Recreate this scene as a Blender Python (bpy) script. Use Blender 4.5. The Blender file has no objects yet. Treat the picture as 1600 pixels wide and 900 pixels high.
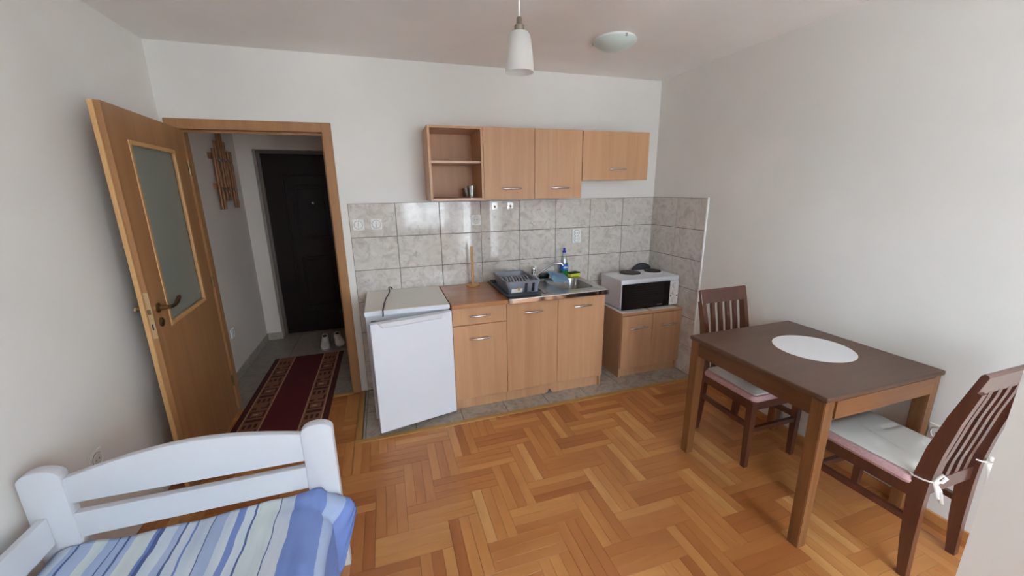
import bpy, bmesh, math, random
from mathutils import Matrix, Vector, noise
random.seed(7)
C = bpy.context.scene.collection
S = bpy.context.scene
PI = math.pi

# ------------------------------------------------------------------ camera
yaw, pitch, roll = -0.310107, -0.247348, -0.0140456
cam_pos = Vector((-2.42876, -3.18704, 1.60633))
r0 = Vector((math.cos(yaw), math.sin(yaw), 0))
fw = Vector((-math.sin(yaw)*math.cos(pitch), math.cos(yaw)*math.cos(pitch), math.sin(pitch)))
u0 = r0.cross(fw)
rt = r0*math.cos(roll) + u0*math.sin(roll)
up = -r0*math.sin(roll) + u0*math.cos(roll)
cd = bpy.data.cameras.new('camera'); cam = bpy.data.objects.new('camera', cd); C.objects.link(cam)
cd.sensor_width = 36; cd.lens = 613.487*36/1600; cd.clip_start = .02
cam.matrix_world = Matrix(((rt.x, up.x, -fw.x, cam_pos.x), (rt.y, up.y, -fw.y, cam_pos.y), (rt.z, up.z, -fw.z, cam_pos.z), (0, 0, 0, 1)))
S.camera = cam

# ------------------------------------------------------------------ sky, window light, exposure
w = bpy.data.worlds.new('sky'); S.world = w; w.use_nodes = True
nt = w.node_tree; nt.nodes.clear()
out = nt.nodes.new('ShaderNodeOutputWorld'); bg = nt.nodes.new('ShaderNodeBackground')
tc = nt.nodes.new('ShaderNodeTexCoord'); sx = nt.nodes.new('ShaderNodeSeparateXYZ'); cr = nt.nodes.new('ShaderNodeValToRGB')
nt.links.new(tc.outputs['Generated'], sx.inputs[0])
mr = nt.nodes.new('ShaderNodeMapRange'); mr.inputs[1].default_value = -1; mr.inputs[2].default_value = 1
nt.links.new(sx.outputs['Z'], mr.inputs[0]); nt.links.new(mr.outputs[0], cr.inputs[0])
e = cr.color_ramp.elements
e[0].position = .485; e[0].color = (.40, .42, .44, 1)
e[1].position = .515; e[1].color = (.83, .96, 1.09, 1)
nt.links.new(cr.outputs[0], bg.inputs[0]); bg.inputs[1].default_value = 6.0
nt.links.new(bg.outputs[0], out.inputs[0])
S.view_settings.view_transform = 'Standard'; S.view_settings.look = 'None'
S.view_settings.gamma = 1; S.view_settings.use_curve_mapping = False
S.view_settings.exposure = 2.67
S.cycles.diffuse_bounces = 8; S.cycles.max_bounces = 14; S.cycles.transparent_max_bounces = 12
FRONT = -4.7                                                       # the window wall behind the camera
WINS = [(-2.10, -1.15, .90, 2.35), (-1.05, -.32, .06, 2.35)]           # window, balcony door
for (x0, x1, z0, z1) in WINS:
    ld = bpy.data.lights.new('window_light', 'AREA'); ld.shape = 'RECTANGLE'; ld.size = x1-x0; ld.size_y = z1-z0
    ld.cycles.is_portal = True
    lo = bpy.data.objects.new('window_light', ld); C.objects.link(lo)
    lo.location = ((x0+x1)/2, FRONT-.13, (z0+z1)/2); lo.rotation_euler = (PI/2, 0, 0)

# ------------------------------------------------------------------ helpers
def lin(c):
    f = lambda v: v/12.92 if v <= .04045 else ((v+.055)/1.055)**2.4
    return tuple(f(v/255) for v in c) + (1,)
def mat(name, col, rough=.5, metal=0, **kw):
    m = bpy.data.materials.new(name); m.use_nodes = True
    b = m.node_tree.nodes['Principled BSDF']
    b.inputs['Base Color'].default_value = lin(col); b.inputs['Roughness'].default_value = rough; b.inputs['Metallic'].default_value = metal
    for k, v in kw.items(): b.inputs[k.replace('_', ' ')].default_value = v
    return m
def N(m, t, **kw):
    n = m.node_tree.nodes.new(t)
    for k, v in kw.items(): setattr(n, k, v)
    return n
def L(m, a, b): m.node_tree.links.new(a, b)
def BS(m): return m.node_tree.nodes['Principled BSDF']
def ramp(m, stops, interp='LINEAR'):
    r = N(m, 'ShaderNodeValToRGB'); r.color_ramp.interpolation = interp
    el = r.color_ramp.elements
    while len(el) < len(stops): el.new(.5)
    for i, (p, c) in enumerate(stops): el[i].position = p; el[i].color = lin(c)
    return r
def bump(m, src, strength, dist=.002):
    b = N(m, 'ShaderNodeBump'); b.inputs['Strength'].default_value = strength; b.inputs['Distance'].default_value = dist
    L(m, src, b.inputs['Height']); L(m, b.outputs[0], BS(m).inputs['Normal'])
def wood(name, c1, c2, axis='Z', rough=.4, sc=14, stretch=.06, coat=0, var=.12):
    """grain along one object axis; two tones"""
    m = mat(name, c1, rough); tcn = N(m, 'ShaderNodeTexCoord'); mp = N(m, 'ShaderNodeMapping')
    oi = N(m, 'ShaderNodeObjectInfo'); ad = N(m, 'ShaderNodeVectorMath', operation='ADD')
    s = [1, 1, 1]; s['XYZ'.index(axis)] = stretch
    mp.inputs['Scale'].default_value = s
    ml = N(m, 'ShaderNodeVectorMath', operation='SCALE'); ml.inputs['Scale'].default_value = 3.1
    L(m, oi.outputs['Location'], ml.inputs[0])
    L(m, tcn.outputs['Object'], ad.inputs[0]); L(m, ml.outputs[0], ad.inputs[1]); L(m, ad.outputs[0], mp.inputs[0])
    n1 = N(m, 'ShaderNodeTexNoise'); n1.inputs['Scale'].default_value = sc; n1.inputs['Detail'].default_value = 5; n1.inputs['Distortion'].default_value = .6
    n2 = N(m, 'ShaderNodeTexNoise'); n2.inputs['Scale'].default_value = sc*9; n2.inputs['Detail'].default_value = 3
    L(m, mp.outputs[0], n1.inputs[0]); L(m, mp.outputs[0], n2.inputs[0])
    mx = N(m, 'ShaderNodeMath', operation='MULTIPLY_ADD'); mx.inputs[1].default_value = .35
    L(m, n2.outputs[0], mx.inputs[0]); L(m, n1.outputs[0], mx.inputs[2])
    r = ramp(m, [(.42, c1), (.85, c2)]); L(m, mx.outputs[0], r.inputs[0]); L(m, r.outputs[0], BS(m).inputs['Base Color'])
    if coat: BS(m).inputs['Coat Weight'].default_value = coat; BS(m).inputs['Coat Roughness'].default_value = .12
    return m

def obj(name, bm, m, parent=None, smooth=False, at=None):
    me = bpy.data.meshes.new(name)
    bmesh.ops.recalc_face_normals(bm, faces=bm.faces)
    if smooth:
        for f in bm.faces: f.smooth = True
    bm.to_mesh(me); bm.free()
    for x in (m if isinstance(m, (list, tuple)) else [m]): me.materials.append(x)
    if smooth == 'auto':
        me.set_sharp_from_angle(angle=math.radians(38))
    o = bpy.data.objects.new(name, me); C.objects.link(o)
    if parent: o.parent = parent
    if at: o.location = at
    return o
def thing(name, label, cat, loc=(0, 0, 0), rz=0, group=None):
    o = bpy.data.objects.new(name, None); C.objects.link(o); o.location = loc; o.rotation_euler = (0, 0, rz)
    o.empty_display_size = .05
    o['label'] = label; o['category'] = cat
    if group: o['group'] = group
    return o
def tag(o, label, cat, group=None):
    o['label'] = label; o['category'] = cat
    if group: o['group'] = group
    return o
def struct(o, label=None):
    o['kind'] = 'structure'
    if label: o['label'] = label
    return o
def empty_struct(name, loc=(0, 0, 0), label=None):
    o = bpy.data.objects.new(name, None); C.objects.link(o); o.location = loc; o.empty_display_size = .05
    return struct(o, label)
def box(bm, x0, x1, y0, y1, z0, z1, bev=0, seg=2, M=None, mi=0):
    vs = [bm.verts.new(p) for p in ((x0, y0, z0), (x1, y0, z0), (x1, y1, z0), (x0, y1, z0), (x0, y0, z1), (x1, y0, z1), (x1, y1, z1), (x0, y1, z1))]
    fs = [bm.faces.new([vs[i] for i in q]) for q in ((3, 2, 1, 0), (4, 5, 6, 7), (0, 1, 5, 4), (1, 2, 6, 5), (2, 3, 7, 6), (3, 0, 4, 7))]
    for f in fs: f.material_index = mi
    if M:
        for v in vs: v.co = M @ v.co
    if bev:
        bmesh.ops.bevel(bm, geom=list({ed for f in fs for ed in f.edges}), offset=bev, segments=seg, affect='EDGES', profile=.5, material=mi)
    return bm
def B(*a, **k): return box(bmesh.new(), *a, **k)
def tube(bm, pts, r, n=10, cap=True, up=None, ry=None, mi=0):
    """swept tube; r may be a list; ry flattens the section"""
    pts = [Vector(p) for p in pts]; rings = []
    for i, p in enumerate(pts):
        d = (pts[min(i+1, len(pts)-1)] - pts[max(i-1, 0)]).normalized()
        a = Vector(up) if up else (Vector((0, 0, 1)) if abs(d.z) < .9 else Vector((1, 0, 0)))
        s = d.cross(a).normalized(); t = s.cross(d).normalized()
        rr = r[i] if isinstance(r, (list, tuple)) else r
        rv = rr if ry is None else (ry[i] if isinstance(ry, (list, tuple)) else ry)
        rings.append([bm.verts.new(p + s*math.cos(2*PI*k/n)*rr + t*math.sin(2*PI*k/n)*rv) for k in range(n)])
    for a, b in zip(rings, rings[1:]):
        for k in range(n):
            f = bm.faces.new((a[k], a[(k+1) % n], b[(k+1) % n], b[k])); f.material_index = mi
    if cap:
        f = bm.faces.new(rings[0]); f.material_index = mi
        f = bm.faces.new(rings[-1][::-1]); f.material_index = mi
    return bm
def lathe(bm, prof, cx=0, cy=0, n=24, capb=True, capt=True, M=None, mi=0):
    rings = []
    for r, z in prof:
        rings.append([bm.verts.new((cx+r*math.cos(2*PI*k/n), cy+r*math.sin(2*PI*k/n), z)) for k in range(n)])
    for a, b in zip(rings, rings[1:]):
        for k in range(n): bm.faces.new((a[k], a[(k+1) % n], b[(k+1) % n], b[k])).material_index = mi
    if capb: bm.faces.new(rings[0][::-1]).material_index = mi
    if capt: bm.faces.new(rings[-1]).material_index = mi
    if M:
        for rg in rings:
            for v in rg: v.co = M @ v.co
    return bm
def prism(bm, poly, axis, a0, a1, bev=0, M=None):
    """extrude a 2D polygon along an axis ('X': poly is (y,z); 'Y': (x,z); 'Z': (x,y))"""
    def P(p, a): return {'X': (a, p[0], p[1]), 'Y': (p[0], a, p[1]), 'Z': (p[0], p[1], a)}[axis]
    v0 = [bm.verts.new(P(p, a0)) for p in poly]; v1 = [bm.verts.new(P(p, a1)) for p in poly]
    n = len(poly); fs = [bm.faces.new(v0), bm.faces.new(v1[::-1])]
    for i in range(n): fs.append(bm.faces.new((v0[i], v0[(i+1) % n], v1[(i+1) % n], v1[i])))
    if M:
        for v in v0+v1: v.co = M @ v.co
    if bev:
        bmesh.ops.recalc_face_normals(bm, faces=fs)
        ed = {x for f in fs[:2] for x in f.edges}
        bmesh.ops.bevel(bm, geom=list(ed), offset=bev, segments=2, affect='EDGES', profile=.5)
    return bm
def prof_box(bm, pts, hw, ht, up=(1, 0, 0)):
    """a rectangular bar swept along pts with half width hw (along up) and half thickness ht (lists allowed)"""
    pts = [Vector(p) for p in pts]; rings = []
    for i, p in enumerate(pts):
        d = (pts[min(i+1, len(pts)-1)] - pts[max(i-1, 0)]).normalized(); u = Vector(up); t = d.cross(u).normalized()
        a = hw[i] if isinstance(hw, (list, tuple)) else hw; b = ht[i] if isinstance(ht, (list, tuple)) else ht
        rings.append([bm.verts.new(p+u*a*sx_+t*b*sy_) for sx_, sy_ in ((-1, -1), (1, -1), (1, 1), (-1, 1))])
    for a, b in zip(rings, rings[1:]):
        for k in range(4): bm.faces.new((a[k], a[(k+1) % 4], b[(k+1) % 4], b[k]))
    bm.faces.new(rings[0]); bm.faces.new(rings[-1][::-1])
    return bm
def tri(m): return m

# ------------------------------------------------------------------ materials
def plaster(name, c):
    m = mat(name, c, .9); n = N(m, 'ShaderNodeTexNoise'); n.inputs['Scale'].default_value = 180; n.inputs['Detail'].default_value = 4
    g = N(m, 'ShaderNodeNewGeometry'); L(m, g.outputs['Position'], n.inputs[0]); bump(m, n.outputs[0], .12, .001)
    n2 = N(m, 'ShaderNodeTexNoise'); n2.inputs['Scale'].default_value = 1.3; n2.inputs['Detail'].default_value = 3; L(m, g.outputs['Position'], n2.inputs[0])
    d = tuple(int(v*.97) for v in c); r = ramp(m, [(.35, d), (.65, c)]); L(m, n2.outputs[0], r.inputs[0]); L(m, r.outputs[0], BS(m).inputs['Base Color'])
    return m
M_wall = plaster('white_wall_paint', (235, 233, 229))
M_ceil = plaster('white_ceiling_paint', (246, 244, 242))
M_pillar = plaster('cream_wall_paint', (246, 243, 237))
def marble(name, base, vein, rough, scale=9, spec=.5):
    m = mat(name, base, rough); oi = N(m, 'ShaderNodeObjectInfo'); tcn = N(m, 'ShaderNodeTexCoord')
    ml = N(m, 'ShaderNodeVectorMath', operation='SCALE'); ml.inputs['Scale'].default_value = 7.3; L(m, oi.outputs['Location'], ml.inputs[0])
    ad = N(m, 'ShaderNodeVectorMath', operation='ADD'); L(m, tcn.outputs['Object'], ad.inputs[0]); L(m, ml.outputs[0], ad.inputs[1])
    n1 = N(m, 'ShaderNodeTexNoise'); n1.inputs['Scale'].default_value = scale*1.3; n1.inputs['Detail'].default_value = 8; n1.inputs['Distortion'].default_value = 1.6
    n2 = N(m, 'ShaderNodeTexNoise'); n2.inputs['Scale'].default_value = scale*2.6; n2.inputs['Detail'].default_value = 8; n2.inputs['Distortion'].default_value = 1.4; n2.inputs['Roughness'].default_value = .7
    L(m, ad.outputs[0], n1.inputs[0]); L(m, ad.outputs[0], n2.inputs[0])
    r1 = ramp(m, [(.33, vein), (.5, base), (.7, tuple(min(255, int(v*1.05)) for v in base))]); L(m, n1.outputs[0], r1.inputs[0])
    r2 = ramp(m, [(.57, (0, 0, 0)), (.70, (255, 255, 255))]); L(m, n2.outputs[0], r2.inputs[0])
    mx = N(m, 'ShaderNodeMixRGB'); mx.inputs[2].default_value = lin(tuple(int(v*.80) for v in vein))
    sc = N(m, 'ShaderNodeMath', operation='MULTIPLY'); sc.inputs[1].default_value = .75
    L(m, r2.outputs[0], sc.inputs[0]); L(m, sc.outputs[0], mx.inputs[0]); L(m, r1.outputs[0], mx.inputs[1]); L(m, mx.outputs[0], BS(m).inputs['Base Color'])
    BS(m).inputs['Specular IOR Level'].default_value = spec
    return m
M_tile = marble('marbled_wall_tile', (208, 202, 196), (190, 183, 176), .05)
M_ftile = marble('marbled_floor_tile', (176, 166, 155), (156, 146, 136), .22)
M_htile = marble('hall_floor_tile', (150, 138, 127), (136, 125, 115), .3)
M_grout = mat('grey_grout', (92, 86, 82), .9)
M_beech = wood('beech_veneer', (204, 159, 120), (190, 143, 105), 'Z', .42, 16, .05)
M_beechx = wood('beech_veneer_along_x', (204, 159, 120), (190, 143, 105), 'X', .30, 16, .05)
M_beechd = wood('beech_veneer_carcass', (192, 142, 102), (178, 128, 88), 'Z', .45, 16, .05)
M_wtop = wood('worktop_laminate', (182, 126, 82), (166, 110, 70), 'X', .22, 14, .05)
M_door = wood('door_veneer', (174, 130, 88), (158, 113, 73), 'Z', .38, 18, .04)
M_doorl = wood('door_light_bead', (212, 170, 116), (200, 154, 100), 'Z', .4, 18, .04)
M_trim = wood('trim_wood', (188, 146, 84), (170, 126, 68), 'X', .4, 14, .04)
M_base = wood('baseboard_wood', (196, 140, 84), (178, 122, 70), 'Y', .4, 14, .04)
M_chair = wood('dark_chair_wood', (96, 54, 40), (76, 42, 32), 'Z', .28, 20, .06, coat=.7)
M_tabletop = wood('dark_table_top', (104, 74, 56), (88, 62, 47), 'X', .30, 10, .05)
M_tleg = wood('table_leg_wood', (146, 100, 62), (116, 76, 43), 'Z', .35, 26, .05)
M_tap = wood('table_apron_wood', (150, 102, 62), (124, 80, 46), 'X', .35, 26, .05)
M_whitep = mat('white_lacquer', (206, 208, 214), .35)
M_fridge = mat('white_enamel', (220, 223, 231), .28)
M_fridgetop = mat('fridge_top_laminate', (222, 219, 212), .4)
M_plastic = mat('white_plastic', (232, 232, 230), .35)
M_greyslot = mat('grey_plastic_line', (120, 118, 116), .5)
M_chrome = mat('brushed_steel', (205, 205, 208), .22, 1)
M_polish = mat('polished_chrome', (215, 215, 218), .08, 1)
M_steel = mat('sink_steel', (196, 194, 190), .26, 1)
M_black = mat('black_plastic', (18, 18, 20), .4)
M_blackgl = mat('black_oven_glass', (8, 8, 10), .08)
M_hot = mat('cast_iron_hotplate', (58, 50, 46), .45, .4)
M_greypl = mat('grey_rack_plastic', (128, 135, 148), .4)
M_greydk = mat('dark_grey_tray_plastic', (66, 72, 80), .4)
M_divider = mat('pale_grey_divider', (164, 170, 180), .4)
M_brass = mat('antique_brass', (132, 112, 82), .3, 1)
M_lockp = mat('brushed_brass_plate', (198, 170, 130), .4, .6)
M_ddoor = mat('dark_brown_door_skin', (34, 22, 20), .42, Specular_IOR_Level=.3)
M_hallw = plaster('hall_wall_paint', (228, 217, 208))
M_wcush = mat('white_leatherette', (216, 215, 210), .5)
M_pink = mat('pink_velour', (196, 158, 158), .8)
M_cord = mat('white_cord', (236, 236, 234), .5)
M_ribbon = mat('white_ribbon', (240, 240, 236), .6)
M_paper = mat('white_paper', (236, 232, 224), .7)
M_opal = mat('opal_glass_shade', (240, 238, 234), .35, Transmission_Weight=0.0, Subsurface_Weight=.3)
M_opal2 = mat('frosted_dome_glass', (206, 220, 216), .3, Subsurface_Weight=.2)
n_ = N(M_pink, 'ShaderNodeTexNoise'); n_.inputs['Scale'].default_value = 40; r_ = ramp(M_pink, [(.35, (182, 142, 146)), (.65, (208, 172, 172))]); L(M_pink, n_.outputs[0], r_.inputs[0]); L(M_pink, r_.outputs[0], BS(M_pink).inputs['Base Color'])
def glass(name, col, rough, fac):
    m = bpy.data.materials.new(name); m.use_nodes = True; t = m.node_tree; t.nodes.clear()
    o = t.nodes.new('ShaderNodeOutputMaterial'); mx = t.nodes.new('ShaderNodeMixShader'); a = t.nodes.new('ShaderNodeBsdfTransparent'); g = t.nodes.new('ShaderNodeBsdfGlossy')
    a.inputs[0].default_value = lin(col); g.inputs['Roughness'].default_value = rough; mx.inputs[0].default_value = fac
    t.links.new(a.outputs[0], mx.inputs[1]); t.links.new(g.outputs[0], mx.inputs[2]); t.links.new(mx.outputs[0], o.inputs[0])
    return m
M_pane = glass('clear_window_glass', (250, 252, 252), .02, .06)
M_bottle = glass('clear_plastic', (243, 247, 249), .08, .14)
M_drink = glass('drinking_glass', (240, 243, 243), .04, .2)
M_frost = mat('frosted_door_glass', (156, 162, 152), .35, Transmission_Weight=.25)
n_ = N(M_frost, 'ShaderNodeTexNoise'); n_.inputs['Scale'].default_value = 220; bump(M_frost, n_.outputs[0], .25, .001)

# parquet: colour by attribute, grain by UV
M_plank = mat('oak_parquet', (190, 130, 76), .28)
at_ = N(M_plank, 'ShaderNodeAttribute', attribute_name='rnd'); uvn = N(M_plank, 'ShaderNodeUVMap', uv_map='grain')
mp_ = N(M_plank, 'ShaderNodeMapping'); mp_.inputs['Scale'].default_value = (3, 15, 1); L(M_plank, uvn.outputs[0], mp_.inputs[0])
n1_ = N(M_plank, 'ShaderNodeTexNoise'); n1_.inputs['Scale'].default_value = 1; n1_.inputs['Detail'].default_value = 6; n1_.inputs['Distortion'].default_value = .8; L(M_plank, mp_.outputs[0], n1_.inputs[0])
r1_ = ramp(M_plank, [(0, (164, 100, 55)), (.35, (183, 120, 68)), (.7, (196, 136, 80)), (1, (212, 160, 102))]); L(M_plank, at_.outputs['Fac'], r1_.inputs[0])
r2_ = ramp(M_plank, [(.3, (236, 230, 224)), (.65, (255, 255, 255))]); L(M_plank, n1_.outputs[0], r2_.inputs[0])
mm_ = N(M_plank, 'ShaderNodeMixRGB', blend_type='MULTIPLY'); mm_.inputs[0].default_value = 1; L(M_plank, r1_.outputs[0], mm_.inputs[1]); L(M_plank, r2_.outputs[0], mm_.inputs[2]); L(M_plank, mm_.outputs[0], BS(M_plank).inputs['Base Color'])
M_gap = mat('dark_parquet_joint', (70, 42, 24), .8)

# ------------------------------------------------------------------ room shell
XL, H = -3.71, 2.505
DX0, DX1, DZ = -3.625, -2.785, 2.005          # clear door opening
WT = .14                                       # back wall thickness
bm = bmesh.new()
box(bm, DX1+.01, .12, 0, WT, 0, H); box(bm, XL-.12, DX1+.01, 0, WT, DZ+.012, H); box(bm, XL-.12, DX0-.01, 0, WT, 0, DZ+.012)
wall_back = struct(obj('wall_back', bm, M_wall))
bm = B(XL-.12, XL, FRONT-.2, 0, 0, H); struct(obj('wall_left', bm, M_wall))
wall_right = struct(obj('wall_right', B(0, .12, FRONT-.2, 0, 0, H), M_wall))
bm = bmesh.new()
(a0, a1, az0, az1), (b0, b1, bz0, bz1) = WINS
for q in ((XL-.12, a0, 0, H), (a0, a1, 0, az0), (a0, a1, az1, H), (a1, b0, 0, H), (b0, b1, 0, bz0), (b0, b1, bz1, H), (b1, .12, 0, H)):
    box(bm, q[0], q[1], FRONT-.2, FRONT, q[2], q[3])
struct(obj('wall_front', bm, M_wall))
struct(obj('wall_pillar', B(-1.14, -.93, -3.02, -2.785, 0, H), M_pillar), 'cream painted square pillar at the right edge of the room')
struct(obj('ceiling', B(XL-.12, .12, FRONT-.2, WT, H, H+.1), M_ceil))
# windows behind the camera
def window(name, x0, x1, z0, z1, splits, sill):
    o = empty_struct(name, ((x0+x1)/2, FRONT-.1, z0)); cx = (x0+x1)/2; fwd_ = .06
    bm = bmesh.new(); hw = (x1-x0)/2; h = z1-z0
    for q in ((-hw, -hw+fwd_, 0, h), (hw-fwd_, hw, 0, h), (-hw+fwd_, hw-fwd_, 0, fwd_), (-hw+fwd_, hw-fwd_, h-fwd_, h)): box(bm, q[0], q[1], -.03, .03, q[2], q[3])
    obj('window_frame', bm, M_plastic, o)
    n = splits; wd = (2*hw-2*fwd_)/n
    for i in range(n):
        xa = -hw+fwd_+i*wd; bm = bmesh.new(); s = .055
        for q in ((xa, xa+s, fwd_, h-fwd_), (xa+wd-s, xa+wd, fwd_, h-fwd_), (xa+s, xa+wd-s, fwd_, fwd_+s), (xa+s, xa+wd-s, h-fwd_-s, h-fwd_)): box(bm, q[0], q[1], -.02, .04, q[2], q[3])
        sash = obj('sash', bm, M_plastic, o)
        obj('pane', B(xa+s, xa+wd-s, .005, .009, fwd_+s, h-fwd_-s), M_pane, sash)
    if sill: obj('window_sill', B(-hw-.03, hw+.03, .1, .25, -.03, 0, bev=.005), M_plastic, o)
window('window_1', *WINS[0], 2, True)
window('window_2', *WINS[1], 1, False)

M_sheer = bpy.data.materials.new('sheer_curtain'); M_sheer.use_nodes = True
t_ = M_sheer.node_tree; t_.nodes.clear(); o_ = t_.nodes.new('ShaderNodeOutputMaterial'); m1 = t_.nodes.new('ShaderNodeMixShader'); m2 = t_.nodes.new('ShaderNodeMixShader')
ta = t_.nodes.new('ShaderNodeBsdfTransparent'); tb = t_.nodes.new('ShaderNodeBsdfTranslucent'); td = t_.nodes.new('ShaderNodeBsdfDiffuse')
tb.inputs[0].default_value = (.95, .95, .95, 1); td.inputs[0].default_value = (.9, .9, .9, 1); m1.inputs[0].default_value = .3; m2.inputs[0].default_value = .72
t_.links.new(tb.outputs[0], m1.inputs[1]); t_.links.new(td.outputs[0], m1.inputs[2]); t_.links.new(ta.outputs[0], m2.inputs[1]); t_.links.new(m1.outputs[0], m2.inputs[2]); t_.links.new(m2.outputs[0], o_.inputs[0])
for (xa, xb, lab) in ((-2.35, -1.14, 'sheer white curtain hanging before the wide window'), (-1.12, -.04, 'sheer white curtain hanging before the balcony door')):
    bm = bmesh.new(); n = int((xb-xa)/.012); pr = None
    for k in range(n+1):
        x = xa+(xb-xa)*k/n; y = .022*math.sin(x*62)+.008*math.sin(x*23)
        c = [bm.verts.new((x-xa, y, z)) for z in (0, 2.36)]
        if pr: bm.faces.new((pr[0], c[0], c[1], pr[1]))
        pr = c
    tag(obj('curtain', bm, M_sheer, None, True, (xa, FRONT+.12, .06)), lab, 'curtain', 'sheer curtains')
tag(obj('curtain_rail', tube(bmesh.new(), [(-2.45, FRONT+.12, 2.44), (-.02, FRONT+.12, 2.44)], .015, 10), M_chrome), 'steel curtain rail along the window wall', 'rail')

# ------------------------------------------------------------------ floor
floor = struct(obj('floor', B(XL-.12, .12, FRONT-.2, 1.95, -.1, -.008), M_gap))
PS, PL = .1535, .3455                         # block width (three planks) and plank length
PW = PS/3; OX, OY = -1.947, -1.5765
KX, KY = -2.735, -.735                        # kitchen tile border
R_A = (XL, KX, FRONT, -.012); R_B = (KX, 0, FRONT, KY)
def inter(r, q):
    x0, x1, y0, y1 = max(r[0], q[0]), min(r[1], q[1]), max(r[2], q[2]), min(r[3], q[3])
    return (x0, x1, y0, y1) if x1-x0 > .004 and y1-y0 > .004 else None
planks = []
for i in range(-40, 41):
    for j in range(-14, 15):
        bx, by = OX+i*PS+j*PL, OY+i*PS-j*PL   # top-left corner of a lying block
        for k in range(3):
            for (r, ax) in (((bx, bx+PL, by-(k+1)*PW, by-k*PW), 'x'), ((bx+k*PW, bx+(k+1)*PW, by, by+PL), 'y')):
                if r[0] > .1 or r[1] < XL-.1 or r[2] > .1 or r[3] < FRONT-.1: continue
                if r[1] <= 0 and r[0] >= XL and r[2] >= FRONT and r[3] <= KY: planks.append((r, ax)); continue
                for q in (R_A, R_B):
                    t = inter(r, q)
                    if t: planks.append((t, ax))
def project(p):
    d = Vector(p)-cam_pos; z = d.dot(fw)
    if z < .1: return None
    return 800+613.487*d.dot(rt)/z, 450-613.487*d.dot(up)/z, z
def seen(r):
    cx, cy = (r[0]+r[1])/2, (r[2]+r[3])/2
    if cx < -2.74 and cy < -1.5: return 0
    if -3.57 < cx < -2.94 and cy > -.62: return 0
    
    p = project((cx, cy, 0))
    if not p: return 0
    if not (-20 < p[0] < 1620 and -20 < p[1] < 915): return 0
    if p[0] < 260 or (p[0] < 480 and p[1] > 690): return 0
    if p[0] > 1488+(900-p[1])*.32: return 0
    return (r[1]-r[0])*(r[3]-r[2])/p[2]**3
def plank_geo(bm, r, ax, rnd, off, local=False):
    g = .0006; x0, x1, y0, y1 = r[0]+g, r[1]-g, r[2]+g, r[3]-g; cx, cy = (x0+x1)/2, (y0+y1)/2
    ox, oy = (cx, cy) if local else (0, 0); zt = -.0004*rnd; b = .0006
    lo = [bm.verts.new((x-ox, y-oy, -.009)) for x, y in ((x0, y0), (x1, y0), (x1, y1), (x0, y1))]
    mi_ = [bm.verts.new((x-ox, y-oy, zt-b)) for x, y in ((x0, y0), (x1, y0), (x1, y1), (x0, y1))]
    hi = [bm.verts.new((x-ox, y-oy, zt)) for x, y in ((x0+b, y0+b), (x1-b, y0+b), (x1-b, y1-b), (x0+b, y1-b))]
    fs = [bm.faces.new(hi)]
    for a, c in ((lo, mi_), (mi_, hi)):
        for k in range(4): fs.append(bm.faces.new((a[k], a[(k+1) % 4], c[(k+1) % 4], c[k])))
    uv = bm.loops.layers.uv['grain']; cl = bm.verts.layers.float['rnd']
    for v in lo+mi_+hi: v[cl] = rnd
    for f in fs:
        for l in f.loops:
            q = l.vert.co; a, c = (q.x+ox-cx, q.y+oy-cy) if ax == 'x' else (q.y+oy-cy, q.x+ox-cx)
            l[uv].uv = (a+off, c+off*1.7)
def newbm():
    bm = bmesh.new(); bm.loops.layers.uv.new('grain'); bm.verts.layers.float.new('rnd'); return bm
ranked = sorted(planks, key=lambda p: -seen(p[0]))
shared = {}
for n, (r, ax) in enumerate(ranked):
    if n >= 300 or seen(r) == 0: break
    full = abs((r[1]-r[0])*(r[3]-r[2]) - PL*PW) < 1e-6
    key = (ax, random.randrange(22)) if full else None
    if key in shared and key: me = shared[key]
    else:
        bm = newbm(); plank_geo(bm, r, ax, min(1, max(0, random.gauss(.5, .23))), random.uniform(0, 40), True)
        me = bpy.data.meshes.new('plank'); bm.to_mesh(me); bm.free(); me.materials.append(M_plank)
        if key: shared[key] = me
    o = bpy.data.objects.new('plank', me); C.objects.link(o); o.parent = floor; o.location = ((r[0]+r[1])/2, (r[2]+r[3])/2, 0)
bm = newbm()
for (r, ax) in ranked[n:]: plank_geo(bm, r, ax, min(1, max(0, random.gauss(.5, .23))), random.uniform(0, 40))
o = obj('plank_remainder', bm, M_plank, floor); o['kind'] = 'stuff'
# kitchen and hall floor tiles
obj('tile_bed', B(KX+.04, 0, -.695, 0, -.009, -.003), M_grout, floor); obj('tile_bed', B(-3.8, -2.45, -.012, 1.9, -.009, -.003), M_grout, floor)
tcache = {}
def tile(parent, name, m, sx_, sy_, sz_, loc, rot=None, bev=.0012):
    key = (name, round(sx_, 4), round(sy_, 4), round(sz_, 4), m.name)
    if key not in tcache:
        bm = B(-sx_/2, sx_/2, -sy_/2, sy_/2, -sz_/2, sz_/2, bev=bev, seg=1)
        me = bpy.data.meshes.new(name); bm.to_mesh(me); bm.free(); me.materials.append(m); tcache[key] = me
    o = bpy.data.objects.new(name, tcache[key]); C.objects.link(o); o.parent = parent; o.location = loc
    if rot: o.rotation_euler = rot
    return o
TW, TH, G = .334, .252, .004
for i in range(9):
    x1 = -i*TW; x0 = max(x1-TW, KX+.045)
    if x1-x0 < .008: continue
    for (y0, y1) in ((-.697, -.363), (-.363, -.029), (-.029, 0)):
        tile(floor, 'floor_tile', M_ftile, x1-x0-G, y1-y0-G, .006, ((x0+x1)/2, (y0+y1)/2, -.003))
for i in range(4):
    for j in range(6):
        y0 = -.012+j*TW
        tile(floor, 'floor_tile', M_htile, TW-G, TW-G, .006, (-2.62-i*TW, y0+TW/2, -.003))
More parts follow.
